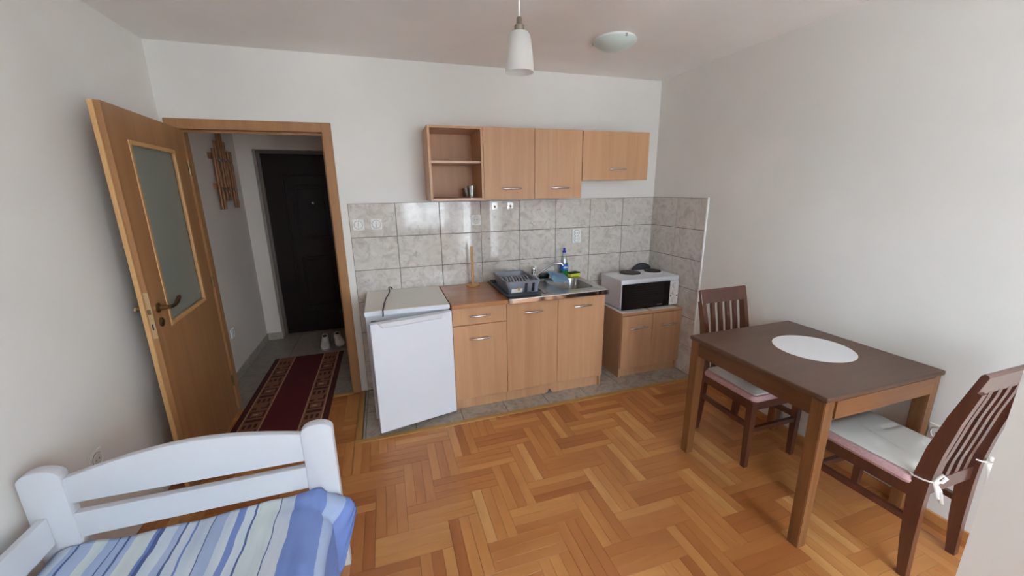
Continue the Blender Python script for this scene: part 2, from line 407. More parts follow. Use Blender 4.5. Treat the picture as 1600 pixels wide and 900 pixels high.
struct(obj('trim_1', B(KX, 0, KY, KY+.038, -.004, .006, bev=.003), M_trim), 'wooden strip between parquet and kitchen tiles')
M_trimy = wood('trim_wood_along_y', (176, 134, 76), (156, 112, 60), 'Y', .4, 14, .04)
struct(obj('trim_2', B(KX, KX+.04, KY+.039, -.014, -.004, .006, bev=.003), M_trimy), 'short wooden strip along left end of kitchen tiles')
struct(obj('trim_3', B(DX0, DX1, -.03, .01, -.004, .004, bev=.002), M_trim), 'wooden threshold strip under the doorway')
struct(obj('baseboard_right', B(-.014, 0, FRONT, -.70, 0, .05, bev=.003), M_base))

# ------------------------------------------------------------------ wall tiles
obj('tile_backing', B(-8*TW, 0, -.005, 0, 0, 1.515), M_grout, wall_back)
obj('tile_backing', B(-.005, 0, -.668, -.005, 0, 1.515), M_grout, wall_right)
tilts = {}
for c in range(8):
    for r in range(6):
        z1 = 1.515-r*TH; a = random.uniform(-.006, .006); b = random.uniform(-.006, .006)
        if c == 4 and r < 2: a, b = -.012, .002
        tile(wall_back, 'wall_tile', M_tile, TW-G, .008, TH-G, (-c*TW-TW/2, -.006+random.uniform(-.0006, .0006), z1-TH/2), (b, 0, a))
for c in range(2):
    for r in range(6):
        z1 = 1.515-r*TH
        tile(wall_right, 'wall_tile', M_tile, TW-G, .008, TH-G, (-.006, -.008-c*TW-TW/2+.004, z1-TH/2), (random.uniform(-.004, .004), 0, PI/2+random.uniform(-.004, .004)))
struct(obj('trim_4', B(-.013, 0, -.681, -.669, 0, 1.52, bev=.002), M_plastic), 'thin white edge strip ending the tiles on right wall')

# ------------------------------------------------------------------ hallway
HX, HY = -3.775, 1.585
struct(obj('wall_hallway_left', B(HX-.1, HX, WT, 1.95, 0, H), M_hallw))
struct(obj('wall_hallway_right', B(-2.45, -2.35, WT, 1.95, 0, H), M_hallw))
DX = (-3.63, -2.72)
bm = bmesh.new(); box(bm, HX, DX[0], HY, 1.9, 0, H); box(bm, DX[1], -2.45, HY, 1.9, 0, H); box(bm, DX[0], DX[1], HY, 1.9, 2.03, H)
box(bm, HX-.1, -2.35, 1.9, 1.95, 0, H)  # added unseen backing behind the entrance door, blocks light leaking under it
struct(obj('wall_hallway_back', bm, M_hallw))
struct(obj('ceiling_hallway', B(HX-.1, -2.35, WT, 1.95, H, H+.1), M_ceil))
struct(obj('baseboard_hallway_left', B(HX, HX+.009, WT, HY, 0, .08, bev=.002), M_ftile))
struct(obj('baseboard_hallway_back', B(HX+.009, DX[0]+.01, HY-.009, HY, 0, .08, bev=.002), M_ftile))
# entrance door
d2 = empty_struct('door_2', ((DX[0]+DX[1])/2, 1.72, 0), 'dark brown panelled entrance door at the end of the hallway')
hw = (DX[1]-DX[0])/2; bm = bmesh.new()
M_dframe = mat('grey_brown_steel_frame', (112, 102, 94), .5)
for q in ((-hw, -hw+.035, 0, 2.03), (hw-.035, hw, 0, 2.03), (-hw+.035, hw-.035, 1.995, 2.03)): box(bm, q[0], q[1], -.025, .06, q[2], q[3], bev=.003)
obj('door_frame', bm, M_dframe, d2)
leaf2 = obj('door_leaf', B(-hw+.036, hw-.036, -.01, .05, .01, 1.993, bev=.004), M_ddoor, d2)
def moulding(parent, x0, x1, z0, z1, y, wd, m, name='moulding'):
    bm = bmesh.new(); t = .012
    for (q0, q1, q2, q3) in ((x0, x1, z0, z0+wd), (x0, x1, z1-wd, z1), (x0, x0+wd, z0+wd, z1-wd), (x1-wd, x1, z0+wd, z1-wd)): box(bm, q0, q1, y-t, y, q2, q3, bev=.005)
    return obj(name, bm, m, parent)
cx = (DX[0]+DX[1])/2
moulding(leaf2, -3.42-cx, -2.93-cx, .22, 1.79, -.01, .022, M_ddoor)
moulding(leaf2, -3.345-cx, -3.0-cx, 1.10, 1.68, -.01, .016, M_ddoor)
moulding(leaf2, -3.345-cx, -3.0-cx, .31, .90, -.01, .016, M_ddoor)
obj('raised_panel', B(-3.31-cx, -3.035-cx, -.018, -.01, 1.135, 1.645, bev=.006), M_ddoor, leaf2)
obj('raised_panel', B(-3.31-cx, -3.035-cx, -.018, -.01, .345, .865, bev=.006), M_ddoor, leaf2)
obj('peephole', lathe(bmesh.new(), [(.013, 0), (.013, .006), (.007, .009), (.004, .006)], M=Matrix.Translation((-3.155-cx, -.018, 1.486)) @ Matrix.Rotation(PI/2, 4, 'X')), M_chrome, leaf2, True)
obj('door_handle', tube(bmesh.new(), [(.36, -.03, 1.02), (.36, -.055, 1.02), (.24, -.055, 1.02)], .009), M_brass, leaf2, True)

# ------------------------------------------------------------------ interior door
d1 = empty_struct('door_1', (DX0, 0, 0), 'open wooden interior door with a frosted glass pane')
fr = bmesh.new(); W = DX1-DX0
box(fr, -.062, -.0, -.014, 0, 0, DZ+.062, bev=.003); box(fr, W, W+.062, -.014, 0, 0, DZ+.062, bev=.003); box(fr, 0, W, -.014, 0, DZ, DZ+.062, bev=.003)
obj('door_casing', fr, M_door, d1)
fr = bmesh.new()
box(fr, -.012, 0, 0, WT+.01, 0, DZ+.012, bev=.002); box(fr, W, W+.012, 0, WT+.01, 0, DZ+.012, bev=.002); box(fr, 0, W, 0, WT+.01, DZ, DZ+.012, bev=.002)
box(fr, 0, .014, .045, .06, 0, DZ); box(fr, W-.014, W, .045, .06, 0, DZ); box(fr, .014, W-.014, .045, .06, DZ-.014, DZ)
obj('door_lining', fr, M_door, d1)
# the leaf, hinged at the left jamb; local x along the leaf, local y = thickness away from the room side
LW, LH, LT = .872, 1.995, .04
hinge = Vector((.022, -.022, .008)); ang = -PI/2+math.atan2(.055, .872)
leaf = bpy.data.objects.new('door_leaf', None)
bm = bmesh.new(); gx0, gx1, gz0, gz1 = .165, .70, .92, 1.845
for q in ((0, gx0, 0, LH), (gx1, LW, 0, LH), (gx0, gx1, 0, gz0), (gx0, gx1, gz1, LH)): box(bm, q[0], q[1], -LT, 0, q[2], q[3])
bmesh.ops.remove_doubles(bm, verts=bm.verts, dist=1e-5)
leaf = obj('door_leaf', bm, M_door, d1); leaf.location = hinge; leaf.rotation_euler = (0, 0, ang)
obj('rebate_edge', B(LW, LW+.012, -LT, -LT+.019, .0, LH, bev=.002), M_doorl, leaf)
obj('glass_pane', B(gx0+.004, gx1-.004, -.023, -.018, gz0+.004, gz1-.004), M_frost, leaf)
for sy in (-.0, -LT-.004):
    for q in ((gx0-.008, gx0+.014, gz0-.008, gz1+.008), (gx1-.014, gx1+.008, gz0-.008, gz1+.008), (gx0+.014, gx1-.014, gz0-.008, gz0+.014), (gx0+.014, gx1-.014, gz1-.014, gz1+.008)):
        obj('glazing_bead', B(q[0], q[1], sy-.012 if sy == 0 else sy, .004 if sy == 0 else sy+.016, q[2], q[3], bev=.003), M_doorl, leaf)
for sgn, y in ((1, 0), (-1, -LT)):
    bm = lathe(bmesh.new(), [(.026, 0), (.026, .006), (.018, .010), (.011, .012), (.011, .045)], M=Matrix.Translation((LW-.065, y, 1.04)) @ Matrix.Rotation(-PI/2*sgn, 4, 'X'))
    tube(bm, [(LW-.065, y+sgn*.045, 1.04), (LW-.085, y+sgn*.052, 1.038), (LW-.12, y+sgn*.052, 1.036), (LW-.16, y+sgn*.05, 1.045), (LW-.19, y+sgn*.05, 1.06), (LW-.20, y+sgn*.05, 1.066)], [.011, .011, .010, .012, .011, .005], 10)
    obj('door_handle', bm, M_brass, leaf, 'auto')
    bm = lathe(bmesh.new(), [(.024, 0), (.024, .006), (.017, .010), (.006, .011)], M=Matrix.Translation((LW-.065, y, .965)) @ Matrix.Rotation(-PI/2*sgn, 4, 'X'))
    obj('keyhole_cover', bm, M_brass, leaf, 'auto')
lp = obj('lock_plate', B(LW, LW+.002, -.031+.012, -.009+.012-.002, .90, 1.135, bev=.0008), M_lockp, leaf)
obj('latch_bolt', B(LW, LW+.010, -.015, -.004, 1.025, 1.05, bev=.002), M_brass, leaf)
obj('key_slot', B(LW+.001, LW+.0025, -.013, -.007, .945, .975), M_black, leaf)
for z in (.25, 1.0, 1.75):
    obj('hinge', tube(bmesh.new(), [(-.008, .006, z-.04), (-.008, .006, z+.04)], .007, 10), M_brass, leaf, 'auto')

# ------------------------------------------------------------------ kitchen cabinets
def bar_handle(cx, y, z, l=.15, parent=None):
    bm = bmesh.new()
    tube(bm, [(cx-l/2, y-.022, z), (cx-l/2+.012, y-.026, z), (cx, y-.03, z), (cx+l/2-.012, y-.026, z), (cx+l/2, y-.022, z)], [.004, .0065, .007, .0065, .004], 10, up=(0, 0, 1))
    for s in (-1, 1): tube(bm, [(cx+s*(l/2-.025), y, z), (cx+s*(l/2-.025), y-.027, z)], .0045, 8)
    return obj('handle', bm, M_chrome, parent, 'auto')
def door(name, x0, x1, y, z0, z1, parent, hx, hz, hl=.15):
    o = obj(name, B(x0, x1, y-.018, y, z0, z1, bev=.0015, seg=1), M_beech, parent)
    bar_handle(hx, y-.018, hz, hl, o); return o
def carcass(parent, x0, x1, y0, y1, z0, z1, t=.016, back=True, base_z=None, top=True, zl=None, zr=None):
    obj('side_panel', B(x0, x0+t, y0, y1, z0 if zl is None else zl, z1), M_beech, parent); obj('side_panel', B(x1-t, x1, y0, y1, z0 if zr is None else zr, z1), M_beech, parent)
    bz = z0 if base_z is None else base_z
    obj('bottom_panel', B(x0+t, x1-t, y0, y1, bz, bz+t), M_beechx, parent)
    if top: obj('top_panel', B(x0+t, x1-t, y0, y1, z1-t, z1), M_beechx, parent)
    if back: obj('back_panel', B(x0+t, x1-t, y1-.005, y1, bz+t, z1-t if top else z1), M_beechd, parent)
# drawer unit
t = thing('base_cabinet', 'narrow beech base cabinet with one drawer over a door, beside the fridge', 'cabinet', (-1.835, -.30, 0)); X = -1.835; Y = -.30
carcass(t, -2.035-X, -1.638-X, -.555-Y, -.02-Y, 0, .808, base_z=.085, zl=.088, zr=.088)
dr = obj('drawer', B(-2.033-X, -1.6378-X, -.575-Y, -.557-Y, .672, .800, bev=.0015, seg=1), M_beech, t); bar_handle(-1.838-X, -.575-Y, .738, .155, dr)
door('cabinet_door', -2.033-X, -1.6378-X, -.557-Y, .098, .668, t, -1.838-X, .568, .155)
obj('plinth', B(-2.03-X, -1.6385-X, -.533-Y, -.517-Y, 0, .088), M_beech, t)
# sink unit
X = -1.228
t = thing('sink_cabinet', 'wide beech base cabinet with two doors under the steel sink', 'cabinet', (X, -.30, 0))
carcass(t, -1.6365-X, -.822-X, -.555-Y, -.02-Y, 0, .808, base_z=.085, top=False, zl=.088)
door('cabinet_door', -1.6352-X, -1.2285-X, -.557-Y, .098, .800, t, -1.433-X, .724, .155)
door('cabinet_door', -1.2262-X, -.824-X, -.557-Y, .102, .800, t, -1.026-X, .726, .155)
bm = bmesh.new(); prism(bm, [(-1.636-X, 0), (-1.31-X, 0), (-1.285-X, .012), (-1.282-X, .034), (-1.262-X, .030), (-1.255-X, .008), (-1.235-X, 0), (-.84-X, 0), (-.84-X, .088), (-1.636-X, .088)], 'Y', -.533-Y, -.517-Y)
o = obj('plinth', bm, M_beech, t); o['label'] = 'beech plinth board with a chipped lower edge'
# low cabinet
X = -.312
t = thing('low_cabinet', 'low beech cabinet with two doors in the tiled corner under the oven', 'cabinet', (X, -.27, 0)); Y = -.27
carcass(t, -.613-X, -.012-X, -.50-Y, -.02-Y, 0, .566, base_z=.075, top=False)
obj('top_panel', B(-.615-X, -.010-X, -.52-Y, -.02-Y, .566, .586, bev=.0015, seg=1), M_beechx, t)
door('cabinet_door', -.611-X, -.3135-X, -.502-Y, .09, .560, t, -.457-X, .455, .17)
door('cabinet_door', -.3105-X, -.014-X, -.502-Y, .09, .560, t, -.157-X, .455, .165)
obj('plinth', B(-.597-X, -.028-X, -.478-Y, -.462-Y, 0, .077), M_beech, t)
# worktop
o = tag(obj('worktop', B(-.2035, .2035, -.302, .302, 0, .030, bev=.003), M_wtop, at=(-1.8375, -.318, .81)), 'brown wood laminate worktop on the narrow drawer cabinet', 'worktop')
# wall cabinets
X = -1.903
t = thing('open_shelf_unit', 'open beech wall shelf unit with one middle shelf, left of the wall cabinets', 'shelf', (X, -.16, 1.53)); Y = -.16
carcass(t, -2.098-X, -1.712-X, -.32-Y, -.002-Y, 0, .503)
obj('shelf_board', B(-2.081-X, -1.729-X, -.30-Y, -.008-Y, .258, .274), M_beechx, t)
X = -1.318
t = thing('wall_cabinet', 'beech wall cabinet with two upright doors and bar handles', 'cabinet', (X, -.16, 1.53))
carcass(t, -1.711-X, -.924-X, -.30-Y, -.002-Y, 0, .505)
door('cabinet_door', -1.710-X, -1.3195-X, -.302-Y, .002, .503, t, -1.508-X, .078, .155)
door('cabinet_door', -1.3165-X, -.925-X, -.302-Y, .002, .503, t, -1.116-X, .078, .155)
X = -.622
t = thing('flap_cabinet', 'shallow beech wall cabinet with a single flap door near the corner', 'cabinet', (X, -.16, 1.665))
carcass(t, -.922-X, -.322-X, -.30-Y, -.002-Y, 0, .368)
door('flap_door', -.920-X, -.322-X, -.302-Y, -.002, .366, t, -.616-X, .083, .155)

# ------------------------------------------------------------------ sink top with bowl
X, Y, Z = -1.22, -.31, .812
t = thing('sink', 'stainless steel sink top with drainer and rectangular bowl', 'sink', (X, Y, Z))
sx0, sx1, sy0, sy1 = -1.632-X, -.822-X, -.622-Y, -.012-Y
bm = bmesh.new(); top = .034
bx0, bx1, by0, by1 = -1.165-X, -.865-X, -.50-Y, -.135-Y
def rrect(x0, x1, y0, y1, r, n=6):
    p = []
    for (cx_, cy_, a) in ((x1-r, y1-r, 0), (x0+r, y1-r, PI/2), (x0+r, y0+r, PI), (x1-r, y0+r, 1.5*PI)):
        for k in range(n+1): p.append((cx_+r*math.cos(a+k*PI/2/n), cy_+r*math.sin(a+k*PI/2/n)))
    return p
def ring(bm, pts, z): return [bm.verts.new((x, y, z)) for x, y in pts]
def bridge(bm, a, b):
    n = len(a)
    for k in range(n): bm.faces.new((a[k], a[(k+1) % n], b[(k+1) % n], b[k]))
outer = ring(bm, rrect(sx0, sx1, sy0, sy1, .004), top)
low = ring(bm, rrect(sx0, sx1, sy0, sy1, .004), 0)
lip = ring(bm, rrect(bx0-.012, bx1+.012, by0-.012, by1+.012, .07), top-.003)
b0_ = ring(bm, rrect(bx0, bx1, by0, by1, .065), top-.010)
b1_ = ring(bm, rrect(bx0+.012, bx1-.012, by0+.012, by1-.012, .06), top-.11)
b2_ = ring(bm, rrect(bx0+.05, bx1-.05, by0+.05, by1-.05, .05), top-.145)
bridge(bm, low, outer); bridge(bm, outer, lip); bridge(bm, lip, b0_); bridge(bm, b0_, b1_); bridge(bm, b1_, b2_); bm.faces.new(b2_)
o = obj('sink_deck', bm, M_steel, t, 'auto')
obj('drain', lathe(bmesh.new(), [(.035, top-.144), (.035, top-.141), (.02, top-.143), (.002, top-.143)], (bx0+bx1)/2, (by0+by1)/2), M_polish, t, 'auto')
obj('front_lip', B(sx0, sx1, sy0-.009, sy0+.002, -.004, top+.0005, bev=.005, seg=4), M_polish, t)
bm = bmesh.new()
for k in range(5): tube(bm, [(sx0+.07+k*.06, sy0+.06, top+.0005), (sx0+.07+k*.06, sy1-.12, top+.0005)], .006, 8, ry=.002)
obj('drainer_rib', bm, M_steel, t, 'auto')
TOPZ = Z+top
# faucet
t = thing('faucet', 'chrome single-lever mixer tap with a long slanting spout', 'faucet', (-1.245, -.10, TOPZ))
obj('tap_body', lathe(bmesh.new(), [(.027, 0), (.027, .006), (.022, .010), (.022, .05), (.024, .055), (.023, .075)]), M_polish, t, 'auto')
bm = lathe(bmesh.new(), [(.021, .075), (.023, .085), (.023, .105), (.018, .113), (.006, .115)])
tube(bm, [(0, 0, .10), (-.005, -.03, .112), (-.008, -.07, .120)], [.008, .007, .005], 8)
obj('lever', bm, M_polish, t, 'auto')
obj('spout', tube(bmesh.new(), [(.01, -.01, .035), (.035, -.02, .05), (.08, -.04, .085), (.125, -.058, .12), (.155, -.07, .137), (.185, -.08, .143), (.215, -.09, .142), (.226, -.094, .134), (.228, -.095, .122)], [.011, .0105, .010, .010, .010, .010, .010, .011, .011], 12), M_polish, t, 'auto')
# dish rack
X, Y, Z = -1.495, -.365, TOPZ+.003
t = thing('dish_rack', 'grey plastic dish rack on a tray at the left of the sink', 'dish rack', (X, Y, Z))
bm = bmesh.new(); a = ring(bm, rrect(-.137, .137, -.215, .235, .03), .0); b = ring(bm, rrect(-.145, .145, -.222, .24, .035), .022); c = ring(bm, rrect(-.139, .139, -.216, .234, .03), .022); d = ring(bm, rrect(-.13, .13, -.208, .225, .028), .004)
bm.faces.new(a[::-1]); bridge(bm, a, b); bridge(bm, b, c); bridge(bm, c, d); bm.faces.new(d)
obj('drip_tray', bm, M_greydk, t, 'auto')
bm = bmesh.new(); a = ring(bm, rrect(-.105, .105, -.175, .165, .02), .008); b = ring(bm, rrect(-.125, .125, -.195, .185, .025), .104); b2 = ring(bm, rrect(-.134, .134, -.204, .194, .03), .106); b3 = ring(bm, rrect(-.134, .134, -.204, .194, .03), .1); c = ring(bm, rrect(-.121, .121, -.191, .181, .024), .1035); d = ring(bm, rrect(-.101, .101, -.171, .161, .02), .012)
bm.faces.new(a[::-1]); bridge(bm, a, b3); bridge(bm, b3, b2); bridge(bm, b2, c); bridge(bm, c, d); bm.faces.new(d)
tub = obj('rack_tub', bm, M_greypl, t, 'auto')
for k in range(8):
    x = -.095+k*.0235
    bm = tube(bmesh.new(), [(x+.012*math.sin(PI*q/8), -.15+.29*q/8, .03+.072*math.sin(PI*q/8)**.7) for q in range(9)], .0048, 8)
    obj('plate_divider', bm, M_divider, t, 'auto')
bm = bmesh.new()
for q in ((.098, .101, -.17, .02), ): pass
box(bm, .028, .118, -.176, -.172, .012, .098); box(bm, .028, .031, -.172, -.12, .012, .098); box(bm, .028, .118, -.12, -.117, .012, .098); box(bm, .072, .075, -.172, -.12, .012, .098)
obj('cutlery_box', bm, M_greypl, t)
Ms = mat('rack_front_slot', (26, 28, 40), .5)
slant = Matrix.Translation((0, -.195, .055)) @ Matrix.Rotation(math.radians(-12), 4, 'X') 
for x in (.018, .074):
    obj('side_slot', box(bmesh.new(), x-.010, x+.010, -.0065+.006, .0025+.006, -.034, .036, bev=.002, M=Matrix.Translation((0, -.1865, .055)) @ Matrix.Rotation(math.radians(12), 4, 'X') @ Matrix.Translation((0, -.0075, 0))), Ms, t)
MR = Matrix.Translation((0, -.1865, .055)) @ Matrix.Rotation(math.radians(12), 4, 'X') @ Matrix.Translation((0, -.0015, 0))
st = obj('paper_label', box(bmesh.new(), -.092, -.008, -.0012, .002, -.036, .034, M=MR), M_paper, t)
obj('printed_picture', box(bmesh.new(), -.045, -.026, -.0018, .001, -.020, .022, M=MR), mat('label_picture', (196, 160, 92), .6), st)
# paper towel holder
t = thing('paper_towel_holder', 'bare wooden kitchen roll holder standing on the brown worktop', 'roll holder', (-1.778, -.11, .84))
obj('base', lathe(bmesh.new(), [(.052, 0), (.056, .004), (.056, .012), (.050, .017)]), wood('turned_wood', (200, 150, 100), (184, 130, 84), 'X', .4), t, 'auto')
obj('rod', lathe(bmesh.new(), [(.012, .017), (.012, .315), (.008, .325), (.002, .327)], n=14), wood('turned_rod', (206, 164, 116), (190, 144, 96), 'Z', .4), t, 'auto')
# detergent bottle
t = thing('detergent_bottle', 'clear dish soap bottle with blue cap and green soap behind the sink', 'bottle', (-.945, -.075, TOPZ))
obj('bottle_shell', lathe(bmesh.new(), [(.033, .0), (.036, .004), (.036, .10), (.033, .13), (.028, .16), (.022, .19), (.015, .205), (.013, .215)], n=20), M_bottle, t, True)
obj('liquid', lathe(bmesh.new(), [(.031, .003), (.034, .006), (.034, .055)], n=20), mat('green_soap', (40, 140, 50), .15), t, 'auto')
obj('label_band', lathe(bmesh.new(), [(.0365, .058), (.0368, .060), (.0368, .110), (.0355, .112)], n=20, capb=False, capt=False), mat('blue_label', (44, 104, 190), .35), t, True)
bm = bmesh.new()
for k in range(4): box(bm, -.020+k*.010, -.014+k*.010, -.0385, -.0345, .078, .090+.004*(k % 2))
obj('label_lettering', bm, M_plastic, t)
obj('cap', lathe(bmesh.new(), [(.016, .213), (.017, .215), (.016, .228), (.010, .232), (.009, .243), (.012, .247), (.009, .253)], n=16), mat('blue_cap', (22, 48, 168), .35), t, 'auto')
# sponge
t = thing('sponge', 'yellow kitchen sponge with dark green scouring pad at the sink edge', 'sponge', (-.862, -.095, TOPZ), .25)
Msp = mat('yellow_foam', (206, 212, 70), .9)
n_ = N(Msp, 'ShaderNodeTexVoronoi'); n_.inputs['Scale'].default_value = 260; bump(Msp, n_.outputs[0], .5, .002)
obj('foam', B(-.055, .055, -.033, .033, 0, .026, bev=.006), Msp, t)
obj('scouring_pad', B(-.054, .054, -.032, .032, .026, .035, bev=.003), mat('dark_scourer', (40, 58, 48), .95), t)
# cloth draped over the sink edge
bm = bmesh.new(); gx, gy = 13, 13; vs = []
for j in range(gy+1):
    for i in range(gx+1):
        u, v = i/gx, j/gy; x = -.075+.15*u; y = .075-.16*v
        z = .030-.03*abs(u-.35)+.006*math.sin(7*u+2*v)+.004*math.sin(9*v)
        z += .03*max(0, 1-abs(v-.35)/.35)*(1-u*.3)
        if y < -.03: z -= (-.03-y)*.75
        vs.append(bm.verts.new((x+.02*v, y, max(z, .004) if y > -.045 else z)))
for j in range(gy):
    for i in range(gx): bm.faces.new([vs[q] for q in (j*(gx+1)+i, j*(gx+1)+i+1, (j+1)*(gx+1)+i+1, (j+1)*(gx+1)+i)])
bmesh.ops.solidify(bm, geom=bm.faces[:], thickness=.003)
tag(obj('dish_cloth', bm, mat('blue_cloth', (158, 196, 224), .85), None, True, (-1.05, -.135, TOPZ+.004)), 'light blue dish cloth lying over the rear sink edge by the tap', 'cloth')
# dark mug-like brush shape behind rack: small black dish brush lying behind cloth
tag(obj('black_pad', B(-.03, .03, -.02, .02, 0, .016, bev=.005), M_black, at=(-1.585, -.06, TOPZ)), 'small black pad behind the left end of the dish rack', 'pad')
tag(obj('black_scrubber', B(-.045, .045, -.025, .025, 0, .03, bev=.011), M_black, at=(-1.125, -.045, TOPZ)), 'small black scrubber behind the tap against the tiles', 'scrubber')

# ------------------------------------------------------------------ mini oven on the low cabinet
X, Y, Z = -.312, -.27, .5905
t = thing('mini_oven', 'white tabletop oven with two hotplates and black glass door', 'oven', (X, Y, Z))
x0, x1, y0, y1 = -.598-X, -.020-X, -.452-Y, -.125-Y
obj('housing', B(x0+.006, x1-.006, y0+.02, y1, .012, .232, bev=.003), M_fridge, t)
obj('front_frame', B(x0+.004, x1-.004, y0+.004, y0+.022, .012, .232, bev=.002), M_fridge, t)
obj('hob_top', B(x0, x1, y0, y1+.005, .232, .265, bev=.004), M_fridge, t)
ox1 = -.115-X
dd = obj('oven_door', B(x0+.01, ox1, y0-.010, y0+.006, .006, .228, bev=.002), M_blackgl, t)
Mwin = mat('oven_rack_line_grey', (30, 31, 34), .12)  # dark grey of the rack lines on the oven door
for k in range(6):
    obj('grill_bar', B(x0+.07, ox1-.05, y0-.0115, y0-.009, .07+k*.021, .076+k*.021), Mwin, dd)
obj('logo_badge', B(ox1-.125, ox1-.075, y0-.0112, y0-.009, .026, .032), mat('grey_badge_print', (110, 110, 112), .5), dd)
cp = obj('control_panel', B(ox1+.004, x1-.004, y0-.008, y0+.006, .010, .224, bev=.002), M_plastic, t)
pcx = (ox1+.004+x1-.004)/2
def ringk(cx_, y, z, r, m, name, parent, tk=.010):
    return obj(name, lathe(bmesh.new(), [(r, 0), (r, tk*.6), (r*.86, tk), (.002, tk)], n=20, M=Matrix.Translation((cx_, y, z)) @ Matrix.Rotation(PI/2, 4, 'X')), m, parent, 'auto')
for z in (.183, .118, .052):
    ringk(pcx, y0-.008, z, .020, M_plastic, 'knob', cp, .012)
    obj('scale_ring', lathe(bmesh.new(), [(.0225, 0), (.0225, .0006), (.0212, .0006)], n=24, capb=False, capt=False, M=Matrix.Translation((pcx, y0-.0082, z)) @ Matrix.Rotation(PI/2, 4, 'X')), M_greyslot, cp)
for dx in (-.032, .032): ringk(pcx+dx, y0-.008, .09, .006, M_black, 'indicator_lamp', cp, .003)
for (hx, hy, hr) in ((-.372-X, -.235-Y, .092), (-.135-X, -.235-Y, .074)):
    obj('hotplate_rim', lathe(bmesh.new(), [(hr+.012, .265), (hr+.010, .270), (hr+.002, .272), (hr+.001, .268)], hx, hy, 36, capt=False), M_fridge, t, 'auto')
    hp = obj('hotplate', lathe(bmesh.new(), [(hr, .266), (hr, .277), (hr-.004, .280), (hr*.45, .280), (hr*.42, .277), (hr*.1, .277), (.002, .277)], hx, hy, 36), M_hot, t, 'auto')
for fx in (x0+.05, x1-.05):
    for fy in (y0+.04, y1-.04): obj('foot', lathe(bmesh.new(), [(.014, 0), (.014, .012)], fx, fy, 12), M_black, t)
g = 'paper mats under the oven'
tag(obj('paper_mat', B(-.13, .13, -.19, .19, 0, .003, bev=.001), M_paper, at=(-.485, -.318, .5865)), 'left of two white paper mats sticking out under the oven', 'mat', g)
tag(obj('paper_mat', B(-.125, .125, -.19, .19, 0, .003, bev=.001), M_paper, at=(-.19, -.318, .5865)), 'right of two white paper mats sticking out under the oven', 'mat', g)
# round lid leaning on the wall behind the oven
t = thing('pan_lid', 'round dark grey pan lid standing on edge behind the oven', 'lid', (-.105, -.045, .586))
Ml = Matrix.Translation((0, 0, .186)) @ Matrix.Scale(.82, 4) @ Matrix.Rotation(PI/2-.12, 4, 'X')
obj('lid_disc', lathe(bmesh.new(), [(.150, -.004), (.154, 0), (.150, .006), (.13, .010), (.06, .018), (.002, .020)], n=40, M=Ml), mat('dark_grey_lid', (62, 66, 74), .3), t, 'auto')
obj('lid_rim', lathe(bmesh.new(), [(.148, -.005), (.157, -.003), (.157, .005), (.148, .008)], n=40, capb=False, capt=False, M=Ml), M_black, t, 'auto')
obj('lid_knob', lathe(bmesh.new(), [(.008, .018), (.008, .026), (.016, .030), (.012, .036), (.002, .037)], n=16, M=Ml), M_black, t, 'auto')

# ------------------------------------------------------------------ fridge
X, Y = -2.325, -.30
t = thing('fridge', 'white undercounter fridge with its door ajar, between doorway and cabinets', 'fridge', (X, Y, 0))
x0, x1 = -2.598-X, -2.052-X
bm = bmesh.new(); ft = -.555-Y; bk = -.03-Y
for q in ((x0, x0+.03, ft, bk, .05, .81), (x1-.03, x1, ft, bk, .05, .81), (x0+.03, x1-.03, ft, bk, .05, .09), (x0+.03, x1-.03, ft, bk, .77, .81), (x0+.03, x1-.03, bk-.03, bk, .09, .77)): box(bm, *q)
obj('fridge_body', bm, M_fridge, t)
obj('inner_shelf', B(x0+.03, x1-.03, ft+.06, bk-.03, .42, .425), M_pane, t)
tp = obj('fridge_top', B(x0-.004, x1+.004, -.587-Y, bk+.01, .812, .845, bev=.005), M_fridgetop, t)
obj('top_front_edge', B(x0-.004, x1+.004, -.590-Y, -.586-Y, .814, .842, bev=.0015), M_fridge, tp)
for fx in (x0+.05, x1-.05):
    for fy in (ft+.06, bk-.05): obj('foot', lathe(bmesh.new(), [(.018, 0), (.018, .02), (.012, .02), (.012, .05)], fx, fy, 12), M_black, t)
# door: hinged on the right, opened about twelve degrees
DWd = .537; dang = math.atan2(.112, .525)
fd = bmesh.new(); box(fd, -DWd, 0, -.045, 0, .045, .806, bev=.006)
fdo = obj('fridge_door', fd, M_fridge, t); fdo.location = (x1+.001, -.585-Y, 0); fdo.rotation_euler = (0, 0, dang)
obj('door_gasket', B(-DWd+.015, -.015, 0, .008, .06, .79), mat('grey_gasket', (150, 150, 152), .6), fdo)
bm = bmesh.new()
hs = [[bm.verts.new(p) for p in ((-DWd+.042, -.0455, .806), (-DWd+.072, -.0455, .768), (-.072, -.0455, .768), (-.042, -.0455, .806))], [bm.verts.new(p) for p in ((-DWd+.050, -.064, .807), (-DWd+.078, -.058, .776), (-.078, -.058, .776), (-.050, -.064, .807))]]
bm.faces.new(hs[0]); bm.faces.new(hs[1])
for k in range(4): bm.faces.new((hs[0][k], hs[0][(k+1) % 4], hs[1][(k+1) % 4], hs[1][k]))
obj('handle_strip', bm, M_fridge, fdo)
cd_ = tube(bmesh.new(), [(-.085, .275, .005), (-.095, .275, .022), (-.108, .262, .026), (-.112, .245, .022), (-.108, .20, .008), (-.115, .13, .006), (-.138, 0, .006), (-.150, -.12, .006), (-.157, -.25, .006), (-.160, -.287, .004), (-.160, -.296, -.010), (-.161, -.296, -.030), (-.163, -.285, -.040)], .0045, 8)
tag(obj('power_cable', cd_, M_black, None, True, (X, Y-.005, .846)), 'black cable lying across the fridge top into its door gap', 'cable')

